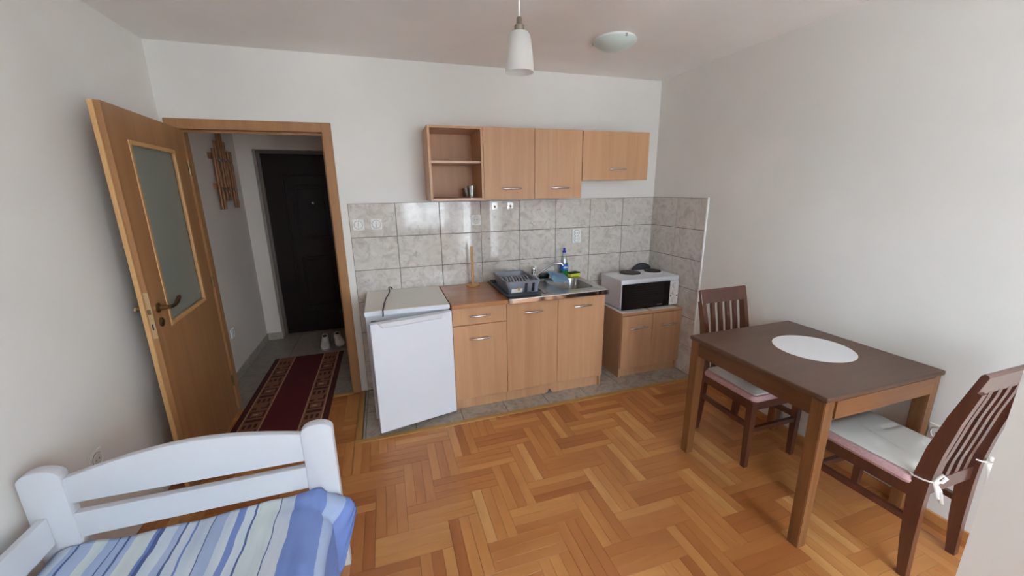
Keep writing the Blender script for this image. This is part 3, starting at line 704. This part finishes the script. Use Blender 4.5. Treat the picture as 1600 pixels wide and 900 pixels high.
# ------------------------------------------------------------------ switches, sockets, hooks
def plate(bm, M, w_=.08, h=.08, d=.009): box(bm, -w_/2, w_/2, -d, 0, -h/2, h/2, bev=.003, M=M); return bm
def rot_wall(side): return {'back': Matrix.Identity(4), 'left': Matrix.Rotation(PI/2, 4, 'Z'), 'right': Matrix.Rotation(-PI/2, 4, 'Z')}[side]
def annulus(bm, r0_, r1_, y, cz=0, n=28, cx_=0, d=.0015):
    M = Matrix.Translation((cx_, y, cz)) @ Matrix.Rotation(PI/2, 4, 'X')
    return lathe(bm, [(r0_, 0), (r0_, d), (r1_, d), (r1_, 0)], n=n, capb=False, capt=False, M=M)
def rocker(name, label, loc, group):
    t = thing(name, label, 'switch', loc, 0, group)
    obj('plate', plate(bmesh.new(), None), M_plastic, t)
    obj('ring_groove', annulus(bmesh.new(), .0315, .0295, -.009), M_greyslot, t)
    k = obj('rocker', lathe(bmesh.new(), [(.0285, 0), (.0285, .004), (.026, .006), (.002, .006)], n=28, M=Matrix.Translation((0, -.009, 0)) @ Matrix.Rotation(PI/2, 4, 'X')), M_plastic, t, 'auto')
    obj('rocker_line', B(-.001, .001, -.0158, -.0148, -.026, .026), M_greyslot, k)
def socket(name, label, loc, side, cover=False):
    t = thing(name, label, 'socket', loc, {'back': 0, 'left': PI/2, 'right': -PI/2}[side])
    obj('plate', plate(bmesh.new(), None), M_plastic, t)
    obj('recess_ring', annulus(bmesh.new(), .029, .026, -.009, d=.004), M_plastic, t)
    obj('ring_groove', annulus(bmesh.new(), .031, .0293, -.009), M_greyslot, t)
    obj('well', lathe(bmesh.new(), [(.0258, .0005), (.002, .0005)], n=24, capb=False, M=Matrix.Translation((0, -.009, 0)) @ Matrix.Rotation(PI/2, 4, 'X')), mat('socket_well', (214, 214, 210), .5), t)
    for x in (-.0095, .0095): obj('pin_hole', lathe(bmesh.new(), [(.003, .0008), (.001, .0008)], n=10, capb=False, M=Matrix.Translation((x, -.009, 0)) @ Matrix.Rotation(PI/2, 4, 'X')), M_black, t)
    return t
rocker('light_switch', 'left of two round-rocker light switches on the tiles by the doorway', (-2.612, -.0105, 1.36), 'light switches on the tiles')
rocker('light_switch', 'right of two round-rocker light switches on the tiles by the doorway', (-2.484, -.0105, 1.36), 'light switches on the tiles')
socket('wall_socket', 'single white socket on the tiles beneath the open shelf unit', (-1.713, -.0105, 1.365), 'back')
t = thing('double_socket', 'upright double white socket on the tiles above the soap bottle', 'socket', (-.80, -.0105, 1.19))
obj('plate', plate(bmesh.new(), None, .084, .122), M_plastic, t)
for z in (-.026, .026):
    obj('recess_ring', annulus(bmesh.new(), .026, .023, -.009, z, d=.004), M_plastic, t); obj('ring_groove', annulus(bmesh.new(), .0285, .0263, -.009, z), M_greyslot, t)
    for x in (-.009, .009): obj('pin_hole', lathe(bmesh.new(), [(.003, .0008), (.001, .0008)], n=10, capb=False, M=Matrix.Translation((x, -.009, z)) @ Matrix.Rotation(PI/2, 4, 'X')), M_black, t)
socket('wall_socket', 'white socket low on the left wall behind the bed footboard', (XL, -1.228, .492), 'left')
socket('wall_socket', 'white socket low on the right wall behind the slatted chair back', (0, -2.247, .449), 'right')
socket('wall_socket', 'small white socket on the hallway side wall beyond the open door', (HX, .645, .415), 'left')
Mst = mat('brushed_hook_plate', (196, 194, 190), .3, .9)
for nm, x in (('left', -1.552), ('right', -1.418)):
    t = thing('adhesive_hook', nm+' of two small square steel hooks stuck on tiles under the cabinets', 'hook', (x, -.0105, 1.472), 0, 'steel hooks on the tiles')
    obj('hook_plate', B(-.024, .024, -.003, 0, -.027, .027, bev=.001), Mst, t)
    obj('hook', tube(bmesh.new(), [(0, -.003, .002), (0, -.014, -.004), (0, -.020, -.012), (0, -.022, -.004)], .005, 8), M_polish, t, 'auto')

# ------------------------------------------------------------------ small things on the shelf
t = thing('drinking_glass', 'clear drinking glass in the lower right corner of the open shelf', 'glass', (-1.778, -.19, 1.5465))
bm = lathe(bmesh.new(), [(.030, 0), (.036, .085), (.0345, .085), (.028, .006), (.002, .006)], n=20, capt=False)
obj('glass_wall', bm, M_drink, t, 'auto'); obj('glass_base', lathe(bmesh.new(), [(.0295, .0005), (.030, .006)], n=20), mat('thick_glass_base', (150, 154, 154), .05), t)
tag(obj('drinking_glass', lathe(bmesh.new(), [(.028, 0), (.034, .07), (.0325, .07), (.026, .006), (.002, .006)], n=20, capt=False), M_drink, None, 'auto', (-1.80, -.10, 1.5465)), 'second clear glass standing further back in the open shelf corner', 'glass')
bm = bmesh.new(); vs = [[bm.verts.new((-.12+.06*i, -.08+.16*j, .003+.010*math.exp(-((i-1.6)**2))*(1-j*.3))) for i in range(5)] for j in range(2)]
for i in range(4): bm.faces.new((vs[0][i], vs[0][i+1], vs[1][i+1], vs[1][i]))
bmesh.ops.solidify(bm, geom=bm.faces[:], thickness=.002)
tag(obj('paper_sheet', bm, mat('tan_paper', (196, 160, 124), .8), None, False, (-1.95, -.19, 1.5465)), 'creased tan paper sheet lying on the bottom of the open shelf', 'paper')
t = thing('cabinet_hanger', 'small metal hanger bracket above the top of open shelf unit', 'bracket', (-1.755, -.006, 2.034))
obj('bracket_plate', B(-.022, .022, -.012, .006, 0, .035, bev=.002), M_chrome, t); obj('bracket_screw', tube(bmesh.new(), [(-.004, -.012, .022), (-.004, -.022, .022)], .006, 8), M_black, t)

# ------------------------------------------------------------------ lamps
t = thing('pendant_lamp', 'white conical glass pendant lamp hanging on a white cord', 'lamp', (-1.842, -1.5, 2.07))
sh = [(.0585, 0), (.0575, .03), (.053, .075), (.048, .115), (.044, .135), (.036, .146), (.018, .150)]
bm = lathe(bmesh.new(), sh, n=32, capb=False, capt=False); bmesh.ops.solidify(bm, geom=bm.faces[:], thickness=.003)
obj('lamp_shade', bm, M_opal, t, 'auto')
obj('lamp_holder', lathe(bmesh.new(), [(.019, .148), (.020, .152), (.020, .170), (.016, .174), (.012, .176), (.011, .196), (.007, .202)], n=20), mat('satin_nickel', (150, 142, 130), .35, .8), t, 'auto')
obj('cord', tube(bmesh.new(), [(0, 0, .2), (0, 0, .405)], .0035, 8), M_cord, t, 'auto')
obj('ceiling_rose', lathe(bmesh.new(), [(.01, .385), (.04, .40), (.045, .4345)], n=20), M_plastic, t, 'auto')
obj('bulb', lathe(bmesh.new(), [(.004, .03), (.024, .045), (.028, .068), (.020, .095), (.013, .12), (.013, .148)], n=16), M_opal, t, True)
t = thing('ceiling_lamp', 'shallow round frosted glass ceiling lamp near the kitchen', 'lamp', (-.955, -.765, H))
obj('lamp_base', lathe(bmesh.new(), [(.125, -.018), (.125, 0)], n=36), M_plastic, t, 'auto')
obj('glass_dome', lathe(bmesh.new(), [(.004, -.070), (.04, -.066), (.08, -.054), (.115, -.034), (.132, -.020), (.134, -.014), (.128, -.014)], n=40), M_opal2, t, 'auto')
for k in range(3):
    a = .5+2*PI*k/3; obj('clip', B(.128, .138, -.006, .006, -.026, -.010, bev=.001, M=Matrix.Rotation(a, 4, 'Z')), M_chrome, t)

# ------------------------------------------------------------------ table
X, Y = -.392, -1.831
t = thing('dining_table', 'square dark-topped wooden table with lighter legs against the right wall', 'table', (X, Y, 0))
hx, hy = .387, .384
obj('tabletop', B(-hx, hx, -hy, hy, .737, .761, bev=.006, seg=3), M_tabletop, t)
for sx_ in (-1, 1):
    for sy_ in (-1, 1):
        ox, oy = sx_*(hx-.008), sy_*(hy-.008); ix, iy = sx_*(hx-.066), sy_*(hy-.066); lx, ly = sx_*(hx-.058), sy_*(hy-.058)
        bm = bmesh.new(); rings = []
        for (z, a, b, c, d) in ((0, ox, oy, lx, ly), (.64, ox, oy, ix, iy), (.737, ox, oy, ix, iy)):
            rings.append([bm.verts.new(p) for p in ((a, b, z), (c, b, z), (c, d, z), (a, d, z))])
        for r1, r2 in zip(rings, rings[1:]):
            for k in range(4): bm.faces.new((r1[k], r1[(k+1) % 4], r2[(k+1) % 4], r2[k]))
        bm.faces.new(rings[0]); bm.faces.new(rings[-1])
        bmesh.ops.recalc_face_normals(bm, faces=bm.faces)
        bmesh.ops.bevel(bm, geom=[e_ for e_ in bm.edges if abs(e_.verts[0].co.z-e_.verts[1].co.z) > .05], offset=.003, segments=2, affect='EDGES')
        obj('leg', bm, M_tleg, t)
M_tapy_shaded = wood('table_apron_wood_y_shaded', (110, 72, 43), (90, 57, 33), 'Y', .35, 26, .05)  # side aprons: darker copy of the apron wood, shade put into the colour
for s in (-1, 1):
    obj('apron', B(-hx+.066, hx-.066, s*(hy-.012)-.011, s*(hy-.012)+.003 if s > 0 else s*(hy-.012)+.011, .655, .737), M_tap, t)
    obj('apron', B(s*(hx-.020)-.010, s*(hx-.020)+.010, -hy+.066, hy-.066, .655, .737), M_tapy_shaded, t)
Mpm = mat('white_woven_mat', (232, 234, 238), .55)
tcn = N(Mpm, 'ShaderNodeTexCoord'); wv = N(Mpm, 'ShaderNodeTexWave', wave_type='RINGS', rings_direction='Z'); wv.inputs['Scale'].default_value = 60; L(Mpm, tcn.outputs['Object'], wv.inputs[0]); bump(Mpm, wv.outputs[0], .3, .001)
t = thing('placemat', 'round white placemat lying on the dark table', 'placemat', (-.312, -1.822, .761))
obj('mat_disc', lathe(bmesh.new(), [(.181, 0), (.181, .0025), (.002, .0025)], n=64), Mpm, t, 'auto')
obj('rim', lathe(bmesh.new(), [(.1815, 0), (.184, .0015), (.1815, .0035), (.178, .0025)], n=64, capb=False, capt=False), M_paper, t, 'auto')

# ------------------------------------------------------------------ chairs (front towards -y)
def make_chair(label, loc, rz):
    t = thing('dining_chair', label, 'chair', loc, rz, 'slat-back dining chairs at the table')
    lw = .0185
    for s in (-1, 1):
        x = s*.182
        bm = prof_box(bmesh.new(), [(x, -.192, 0), (x, -.19, .25), (x, -.188, .425)], [.014, .018, .019], [.014, .018, .019])
        obj('leg', bm, M_chair, t)
        xr = s*.166
        pts = [(xr, .212, 0), (xr, .198, .18), (xr, .190, .36), (xr, .192, .46), (xr, .208, .60), (xr, .235, .75), (xr+s*.004, .268, .885)]
        bm = prof_box(bmesh.new(), pts, .0155, [.015, .022, .027, .027, .025, .021, .017])
        obj('back_post', bm, M_chair, t)
        obj('side_rail', prof_box(bmesh.new(), [(s*.183, -.17, .395), (s*.170, .168, .395)], .011, .027, up=(1, 0, 0)), M_chair, t)
        obj('stretcher', prof_box(bmesh.new(), [(s*.181, -.175, .262), (s*.168, .178, .262)], .010, .014, up=(1, 0, 0)), M_chair, t)
    obj('front_rail', B(-.164, .164, -.200, -.178, .368, .422), M_chair, t)
    obj('back_rail', B(-.151, .151, .182, .204, .385, .447), M_chair, t)
    obj('front_stretcher', B(-.165, .165, -.200, -.180, .225, .252), M_chair, t)
    obj('top_rail', prism(bmesh.new(), [(.247, .875), (.268, .868), (.290, .950), (.286, .958), (.276, .960), (.268, .952)], 'X', -.186, .186, bev=.002), M_chair, t)
    for k in range(4):
        x = -.0905+k*.0604
        obj('slat', prof_box(bmesh.new(), [(x, .193, .44), (x, .200, .52), (x, .214, .60), (x, .236, .74), (x, .258, .845), (x, .263, .885)], .0135, .0085), M_chair, t)
    bm = bmesh.new(); z0 = .422
    ra = ring(bm, rrect(-.190, .190, -.207, .168, .025), z0); rb = ring(bm, rrect(-.197, .197, -.214, .172, .03), z0+.014); rc = ring(bm, rrect(-.190, .190, -.207, .168, .03), z0+.034); rd = ring(bm, rrect(-.17, .17, -.19, .15, .03), z0+.040)
    bm.faces.new(ra[::-1]); bridge(bm, ra, rb); bridge(bm, rb, rc); bridge(bm, rc, rd); bm.faces.new(rd)
    o = obj('seat_pad', bm, M_pink, t, 'auto'); o['label'] = 'faded pink velour seat pad'
    return t
def make_cushion(label, loc, rz, seed, ties):
    t = thing('seat_cushion', label, 'cushion', loc, rz, 'white seat cushions')
    rnd = random.Random(seed); n = 26; bm = bmesh.new(); V = {}
    folds = [(rnd.uniform(-.12, .12), rnd.uniform(-.12, .12), rnd.uniform(0, PI), rnd.uniform(.009, .014)) for _ in range(4)]
    for j in range(n+1):
        for i in range(n+1):
            u, v = -1+2*i/n, -1+2*j/n
            k = (1-abs(u)**6)*(1-abs(v)**6)
            x = u*(.186-.012*(v+1)/2)*(1-.02*abs(v)**4); y = -.020+v*.182*(1-.02*abs(u)**4)
            z = .006+.017*k
            for (fx, fy, fa, fs) in folds:
                dx, dy = x-fx, y-fy; d = dx*math.sin(fa)-dy*math.cos(fa); l = dx*math.cos(fa)+dy*math.sin(fa)
                z -= fs*k*math.exp(-(d/.010)**2)*math.exp(-(l/.08)**2) - .4*fs*k*math.exp(-((d-.022)/.014)**2)*math.exp(-(l/.08)**2)
            z += .004*k*noise.noise(Vector((x*9, y*9, seed)))
            V[i, j, 1] = bm.verts.new((x, y, z)); V[i, j, 0] = bm.verts.new((x*.995, y*.995-.0001, .001))
    for j in range(n):
        for i in range(n):
            bm.faces.new((V[i, j, 1], V[i+1, j, 1], V[i+1, j+1, 1], V[i, j+1, 1])); bm.faces.new((V[i, j+1, 0], V[i+1, j+1, 0], V[i+1, j, 0], V[i, j, 0]))
    for i in range(n):
        for (a, b) in (((i, 0), (i+1, 0)), ((i+1, n), (i, n)), ((0, i+1), (0, i)), ((n, i), (n, i+1))):
            bm.faces.new((V[a[0], a[1], 0], V[b[0], b[1], 0], V[b[0], b[1], 1], V[a[0], a[1], 1]))
    obj('cushion_body', bm, M_wcush, t, 'auto')
    if ties:
        for s in (-1, 1):
            x = s*.166
            bm = bmesh.new()
            tube(bm, [(s*.172, .155, .004), (s*.188, .170, .006), (s*.190, .20, .010), (s*.186, .225, .015), (s*.168, .228, .020), (s*.150, .222, .022), (s*.148, .205, .02)], .0055, 8, ry=.0025)
            lk = tube(bm, [(s*.176, .229, .018), (s*.168, .246, .026), (s*.150, .248, .040), (s*.158, .240, .052), (s*.174, .234, .036), (s*.178, .231, .020)], .007, 8, ry=.003)
            tube(bm, [(s*.172, .230, .018), (s*.166, .244, -.012), (s*.158, .250, -.048), (s*.150, .252, -.070)], .009, 8, ry=.002)
            tube(bm, [(s*.176, .230, .018), (s*.184, .244, -.008), (s*.182, .250, -.040)], .008, 8, ry=.002)
            lathe(bm, [(.004, .010), (.009, .014), (.010, .020), (.006, .027)], s*.174, .232, 10)
            obj('tie_ribbon', bm, M_ribbon, t, 'auto')
    return t
make_chair('dark slatted chair standing beyond the table near the tiled corner', (-.352, -1.515, 0), 0)
make_chair('dark slatted chair nearest the camera with white ribbons, by the pillar', (-.305, -2.228, 0), PI)
make_cushion('white seat cushion on the far chair, half under the table', (-.352, -1.515, .462), 0, 3, False)
make_cushion('creased white seat cushion tied with ribbons to the near chair', (-.305, -2.228, .462), PI, 8, True)

# ------------------------------------------------------------------ bed
BX = -3.18; t = thing('bed', 'white wooden single bed with slatted arched footboard', 'bed', (BX, -2.62, 0)); BY = -2.62
def post(xc, y0, y1, h, w_=.115):
    poly = [(-w_/2, 0), (w_/2, 0), (w_/2, h-.034)]
    for k in range(1, 10): a = PI*k/10; poly.append((w_/2*math.cos(a), h-.034+.034*math.sin(a)))
    poly.append((-w_/2, h-.034))
    return prism(bmesh.new(), [(x+xc-BX, z) for x, z in poly], 'Y', y0-BY, y1-BY, bev=.004)
for (yf, yb) in ((-1.640, -1.597), (-3.66, -3.617)):
    for xc in (-3.6035, -2.7575): obj('bed_post', post(xc, yf, yb, .714), M_whitep, t, 'auto')
    poly = [(-3.547-BX, .572), (-2.814-BX, .558)]
    for k in range(13): u = k/12; poly.append((-2.814-.733*u-BX, .678-.008*u+.056*math.sin(PI*u)))
    obj('arched_rail', prism(bmesh.new(), poly, 'Y', yf+.006-BY, yb-.008-BY, bev=.003), M_whitep, t, 'auto')
    obj('lower_rail', B(-3.547-BX, -2.814-BX, yf+.006-BY, yb-.008-BY, .430, .528, bev=.003), M_whitep, t)
    obj('end_rail', B(-3.547-BX, -2.814-BX, yf+.006-BY, yb-.008-BY, .17, .28, bev=.003), M_whitep, t)
obj('back_board', B(-3.636-BX, -3.611-BX, -3.617-BY, -1.641-BY, .43, .54, bev=.003), M_whitep, t)
for x in (-3.636, -2.768): obj('side_rail', B(x-BX, x+.024-BX, -3.617-BY, -1.641-BY, .16, .28, bev=.003), M_whitep, t)
for k in range(13): obj('bed_slat', B(-3.611-BX, -2.746-BX, -3.56+k*.15-BY, -3.49+k*.15-BY, .222, .240), M_beechx, t)
o = tag(obj('mattress', B(-.420, .420, -.96, .96, 0, .146, bev=.03, seg=3), mat('white_mattress_ticking', (226, 224, 216), .8), at=(-3.19, -2.63, .2405)), 'white mattress under the striped sheet on the bed', 'mattress')
# the sheet
Msh = mat('striped_cotton', (190, 204, 218), .85)
uvn = N(Msh, 'ShaderNodeUVMap', uv_map='grain'); sp = N(Msh, 'ShaderNodeSeparateXYZ')
n1 = N(Msh, 'ShaderNodeTexNoise'); n1.inputs['Scale'].default_value = 3.2; n1.inputs['Detail'].default_value = 5; L(Msh, uvn.outputs[0], n1.inputs[0])
mp2 = N(Msh, 'ShaderNodeMapping'); mp2.inputs['Scale'].default_value = (14, 2.2, 1); L(Msh, uvn.outputs[0], mp2.inputs[0])
n2 = N(Msh, 'ShaderNodeTexNoise'); n2.inputs['Scale'].default_value = 1; n2.inputs['Detail'].default_value = 5; L(Msh, mp2.outputs[0], n2.inputs[0])
L(Msh, uvn.outputs[0], sp.inputs[0])
ma = N(Msh, 'ShaderNodeMath', operation='MULTIPLY_ADD'); ma.inputs[1].default_value = .05; L(Msh, n1.outputs[0], ma.inputs[0]); L(Msh, sp.outputs['X'], ma.inputs[2])
PALE, MID, BLUE, NAVY, GRN = (202, 212, 222), (168, 184, 214), (118, 140, 198), (84, 102, 150), (208, 216, 214)
stops = [(0, MID), (.05, PALE), (.085, MID), (.10, NAVY), (.106, MID), (.15, GRN), (.185, MID), (.215, NAVY), (.221, MID), (.245, NAVY), (.251, MID), (.27, GRN), (.33, BLUE), (.343, NAVY), (.358, PALE), (.40, MID), (.425, NAVY), (.431, PALE), (.462, BLUE), (.470, PALE), (.52, NAVY), (.526, MID), (.57, PALE), (.60, BLUE), (.622, PALE), (.655, NAVY), (.662, GRN), (.735, NAVY), (.739, (204, 210, 218)), (.79, BLUE), (.90, MID), (.955, BLUE)]
r = ramp(Msh, stops, 'CONSTANT'); L(Msh, ma.outputs[0], r.inputs[0])
r2 = ramp(Msh, [(.35, (222, 228, 240)), (.6, (255, 255, 255))]); L(Msh, n2.outputs[0], r2.inputs[0])
mxx = N(Msh, 'ShaderNodeMixRGB', blend_type='MULTIPLY'); mxx.inputs[0].default_value = .8; L(Msh, r.outputs[0], mxx.inputs[1]); L(Msh, r2.outputs[0], mxx.inputs[2]); L(Msh, mxx.outputs[0], BS(Msh).inputs['Base Color'])
bm = bmesh.new(); uvl = bm.loops.layers.uv.new('grain'); NX, NY = 74, 64; V = []; UVv = {}
SX, SY, SZ = -3.182, -2.63, .387
def sheet(s, q):
    """s: metres across from the wall side (0..1.22), q: metres from the foot end towards the head, negative = hanging over the foot"""
    y = -1.651-q; wob = noise.noise(Vector((s*5, y*3, 0)))*.006+noise.noise(Vector((s*14, y*9, 4)))*.003
    L1 = .872; x0_ = -3.628
    if s <= L1:
        x = x0_+s; z = .405+.003*math.sin(s*9+y*2)+wob+.012*math.exp(-((s-.08)/.12)**2)*math.exp(-q/.3); a_ = max(0, min(1, (s-.45)/.35)); z += .020*a_*a_*(3-2*a_)*math.exp(-max(0, q-.1)/.5)
        if s < .06: z -= .03*(1-s/.06)**2
        if s > L1-.05: z -= .014*((s-L1+.05)/.05)**2
    else:
        d = s-L1; ph = min(1, d/.05)*PI/2
        x = x0_+L1+.030*math.sin(ph); z = .387-.030*(1-math.cos(ph))-max(0, d-.05)
        x += .008*math.sin(y*17)*min(1, d/.12)+max(0, d-.05)*.06
    if q < 0:
        d = -q; y = -1.651+.006*min(1, d/.03); z -= d
    # bunched corner at the post
    f = math.exp(-((q-.045)/(.05 if q > .045 else .07))**2)
    if s > .74:
        g_ = min(1, (s-.74)/.12)
        z += .020*f*g_*(1-min(1, max(0, s-L1)/.10))
        if s > L1:
            d = s-L1; x += .070*f*min(1, d/.09); z += max(0, d-.02)*.80*f
            y -= .02*f*min(1, d/.1)*abs(math.sin(d*40))
    cr_ = math.exp(-((q-.075-(s-.8)*.25)/.016)**2)*max(0, min(1, (s-.66)/.12)); z -= .016*cr_; x -= .02*cr_*(1 if s > L1 else 0)
    z += .005*noise.noise(Vector((s*11, q*26, 9)))*math.exp(-q/.35)+.004*noise.noise(Vector((s*4-q*5, q*9+s*6, 2)))
    return Vector((x-SX, y-SY, z-SZ))
for j in range(NY+1):
    qq = j/NY; q = -.07+.07*min(1, qq/.06) if qq < .06 else (qq-.06)/.94; q = q if qq < .06 else (q**1.25)*1.92
    row = []
    for i in range(NX+1):
        s = 1.14*i/NX; v = bm.verts.new(sheet(s, q)); UVv[v] = (s/1.0, q); row.append(v)
    V.append(row)
for j in range(NY):
    for i in range(NX):
        f = bm.faces.new((V[j][i], V[j][i+1], V[j+1][i+1], V[j+1][i]))
        for l in f.loops: l[uvl].uv = UVv[l.vert]
o = obj('bed_sheet', bm, Msh, None, True, (SX, SY, SZ)); md = o.modifiers.new('thickness', 'SOLIDIFY'); md.thickness = .003; md.offset = 1
tag(o, 'blue and pale striped cotton sheet spread over the bed, corner bunched at post', 'bed sheet')

# ------------------------------------------------------------------ rug
rx0, rx1, ry0, ry1 = -3.565, -2.94, -.62, .955
t = thing('rug', 'dark red runner rug with patterned tan borders through the doorway', 'rug', ((rx0+rx1)/2, (ry0+ry1)/2, .001))
def pile(name, c, c2):
    m = mat(name, c, .95); n = N(m, 'ShaderNodeTexNoise'); n.inputs['Scale'].default_value = 420; n.inputs['Detail'].default_value = 2
    rr = ramp(m, [(.35, c2), (.65, c)]); L(m, n.outputs[0], rr.inputs[0]); L(m, rr.outputs[0], BS(m).inputs['Base Color']); bump(m, n.outputs[0], .4, .002); return m
M_red = pile('red_pile', (98, 18, 25), (78, 12, 18)); M_tan = pile('tan_pile', (142, 94, 70), (122, 78, 57)); M_dkr = pile('dark_brown_red_pile', (84, 30, 25), (64, 22, 18)); M_lt = pile('light_line_pile', (190, 140, 110), (176, 124, 96))
W2, L2 = (rx1-rx0)/2, (ry1-ry0)/2
bm = B(-W2, W2, -L2, L2, 0, .006, bev=.002)
obj('rug_body', bm, M_dkr, t)
zt = .0062
def flat(bm, a, b, c, d, z, mi=0):
    f = bm.faces.new([bm.verts.new(p) for p in ((a, c, z), (b, c, z), (b, d, z), (a, d, z))]); f.material_index = mi
bm = bmesh.new(); box(bm, -W2+.185, W2-.185, -L2+.004, L2-.004, .005, .0068); obj('red_field', bm, M_red, t)
for s in (-1, 1):
    xa, xb = (-W2+.042, -W2+.185) if s < 0 else (W2-.185, W2-.042)
    bd = obj('patterned_border', box(bmesh.new(), xa, xb, -L2+.004, L2-.004, .005, .0066), M_tan, t)
    bm = bmesh.new(); z = .0067
    for xx in (xa, xb-.010): flat(bm, xx, xx+.010, -L2+.005, L2-.005, z, 1)
    y = -L2+.02; k = 0; rn = random.Random(5)
    while y < L2-.10:
        kind = k % 4; xi0, xi1 = xa+.018, xb-.018; zz = z+.0001
        if kind == 0: flat(bm, xi0, xi1, y, y+.035, zz); h = .06
        elif kind == 1:
            for q in ((xi0, xi1, y, y+.012), (xi0, xi1, y+.078, y+.09), (xi0, xi0+.014, y+.012, y+.078), (xi1-.014, xi1, y+.012, y+.078)): flat(bm, *q, zz)
            flat(bm, xi0+.03, xi1-.045, y+.032, y+.055, zz+.0001, 1); h = .115
        elif kind == 2:
            flat(bm, xi0, xi0+.03, y, y+.03, zz); flat(bm, xi1-.05, xi1, y+.012, y+.03, zz); flat(bm, xi1-.014, xi1, y+.03, y+.085, zz); h = .11
        else:
            for m_ in range(3): flat(bm, xi0+.004+m_*.036, xi0+.024+m_*.036, y, y+.04+.02*rn.random(), zz)
            h = .085
        y += h; k += 1
    obj('border_motif', bm, [M_dkr, M_lt], bd)

# ------------------------------------------------------------------ shoes
M_shoe = mat('pale_canvas', (214, 206, 198), .8); M_sole = mat('shoe_sole', (150, 142, 134), .7); M_in = mat('shoe_lining', (60, 54, 52), .9)
def make_shoe(label, loc, rz, mir):
    t = thing('shoe', label, 'shoe', loc, rz, 'pair of pale shoes')
    # heel at +y, toe at -y ; stations along the foot
    st = [(.135, .026, .055), (.125, .034, .085), (.09, .037, .088), (.05, .038, .080), (.01, .040, .074), (-.03, .044, .060), (-.07, .047, .048), (-.105, .043, .040), (-.128, .030, .032), (-.140, .012, .024)]
    bm = bmesh.new(); n = 14; rings = []
    for (y, hw_, h) in st:
        rr = []
        for k in range(n):
            a = 2*PI*k/n; x = hw_*math.cos(a)*(1+.10*mir*math.sin(PI*(y+.14)/.28)*(1 if math.cos(a) > 0 else -.4)); z = .016+(h-.016)*(.5+.5*math.sin(a)) if math.sin(a) > -1 else .016
            if math.sin(a) < 0: z = .016+(h-.016)*(.5+.5*math.sin(a))*.6
            rr.append(bm.verts.new((x*(1-.22*max(0, math.sin(a))), y, z)))
        rings.append(rr)
    for a, b in zip(rings, rings[1:]):
        for k in range(n): bm.faces.new((a[k], a[(k+1) % n], b[(k+1) % n], b[k]))
    bm.faces.new(rings[0]); bm.faces.new(rings[-1])
    obj('upper', bm, M_shoe, t, True)
    bm = bmesh.new(); pts = [(hw_*1.06, y) for y, hw_, h in st]; poly = pts+[(-x, y) for x, y in reversed(pts)]
    poly = [(.0, .143)]+poly[:len(pts)]+[(0, -.147)]+poly[len(pts):]
    prism(bm, poly, 'Z', 0, .018, bev=.003); obj('sole', bm, M_sole, t, 'auto')
    bm = lathe(bmesh.new(), [(1, 0), (.9, .004), (.002, .003)], n=20, M=Matrix.Translation((0, .085, .086)) @ Matrix.Rotation(.06, 4, 'X') @ Matrix.Diagonal((.023, .042, 1, 1)))
    obj('opening', bm, M_in, t)
    tg = obj('collar', tube(bmesh.new(), [(.026*math.cos(2*PI*k/16), .085+.046*math.sin(2*PI*k/16), .088+.003*math.sin(2*PI*k/16)) for k in range(17)], .005, 8), M_shoe, t, True)
    bm = bmesh.new()
    for k in range(4):
        y = .03-k*.018; z = .079-k*.006
        tube(bm, [(-.022, y, z-.008), (-.008, y-.004, z+.002), (.008, y+.004, z+.003), (.022, y, z-.008)], .0025, 6)
    obj('laces', bm, M_ribbon, t, True)
make_shoe('left of two pale lace-up shoes on the hallway tiles beyond the rug', (-3.135, 1.165, 0), .12, -1)
make_shoe('right of two pale lace-up shoes on the hallway tiles beyond the rug', (-3.005, 1.205, 0), .22, 1)

# ------------------------------------------------------------------ wall coat rack in the hall (on the hall's left wall)
M_bam = wood('turned_pine', (158, 106, 64), (130, 84, 46), 'Z', .45, 22, .05)
t = thing('coat_rack', 'wooden coat rack of uneven vertical sticks on the hallway wall', 'coat rack', (HX, 1.06, 1.80))
for z in (.110, -.135): obj('cross_bar', B(0, .022, -.205, .19, z-.024, z+.024, bev=.004), M_bam, t)
sticks = [(-.178, .173, -.334), (-.112, .238, -.332), (-.022, .312, -.264), (.042, .316, -.205), (.088, .246, -.266), (.165, .176, -.328), (.222, .174, -.331)]
for (y, zt_, zb) in sticks: obj('stick', tube(bmesh.new(), [(.036, y-.008, zb), (.036, y+.008, zt_)], .0115, 10), M_bam, t, 'auto')
for z in (.08, -.165):
    for y in (-.145, -.067, .01, .126):
        obj('hook', tube(bmesh.new(), [(.022, y, z+.02), (.048, y, z+.010), (.058, y, z-.006), (.066, y, z-.008), (.070, y, z+.008)], .0045, 8), M_polish, t, 'auto')
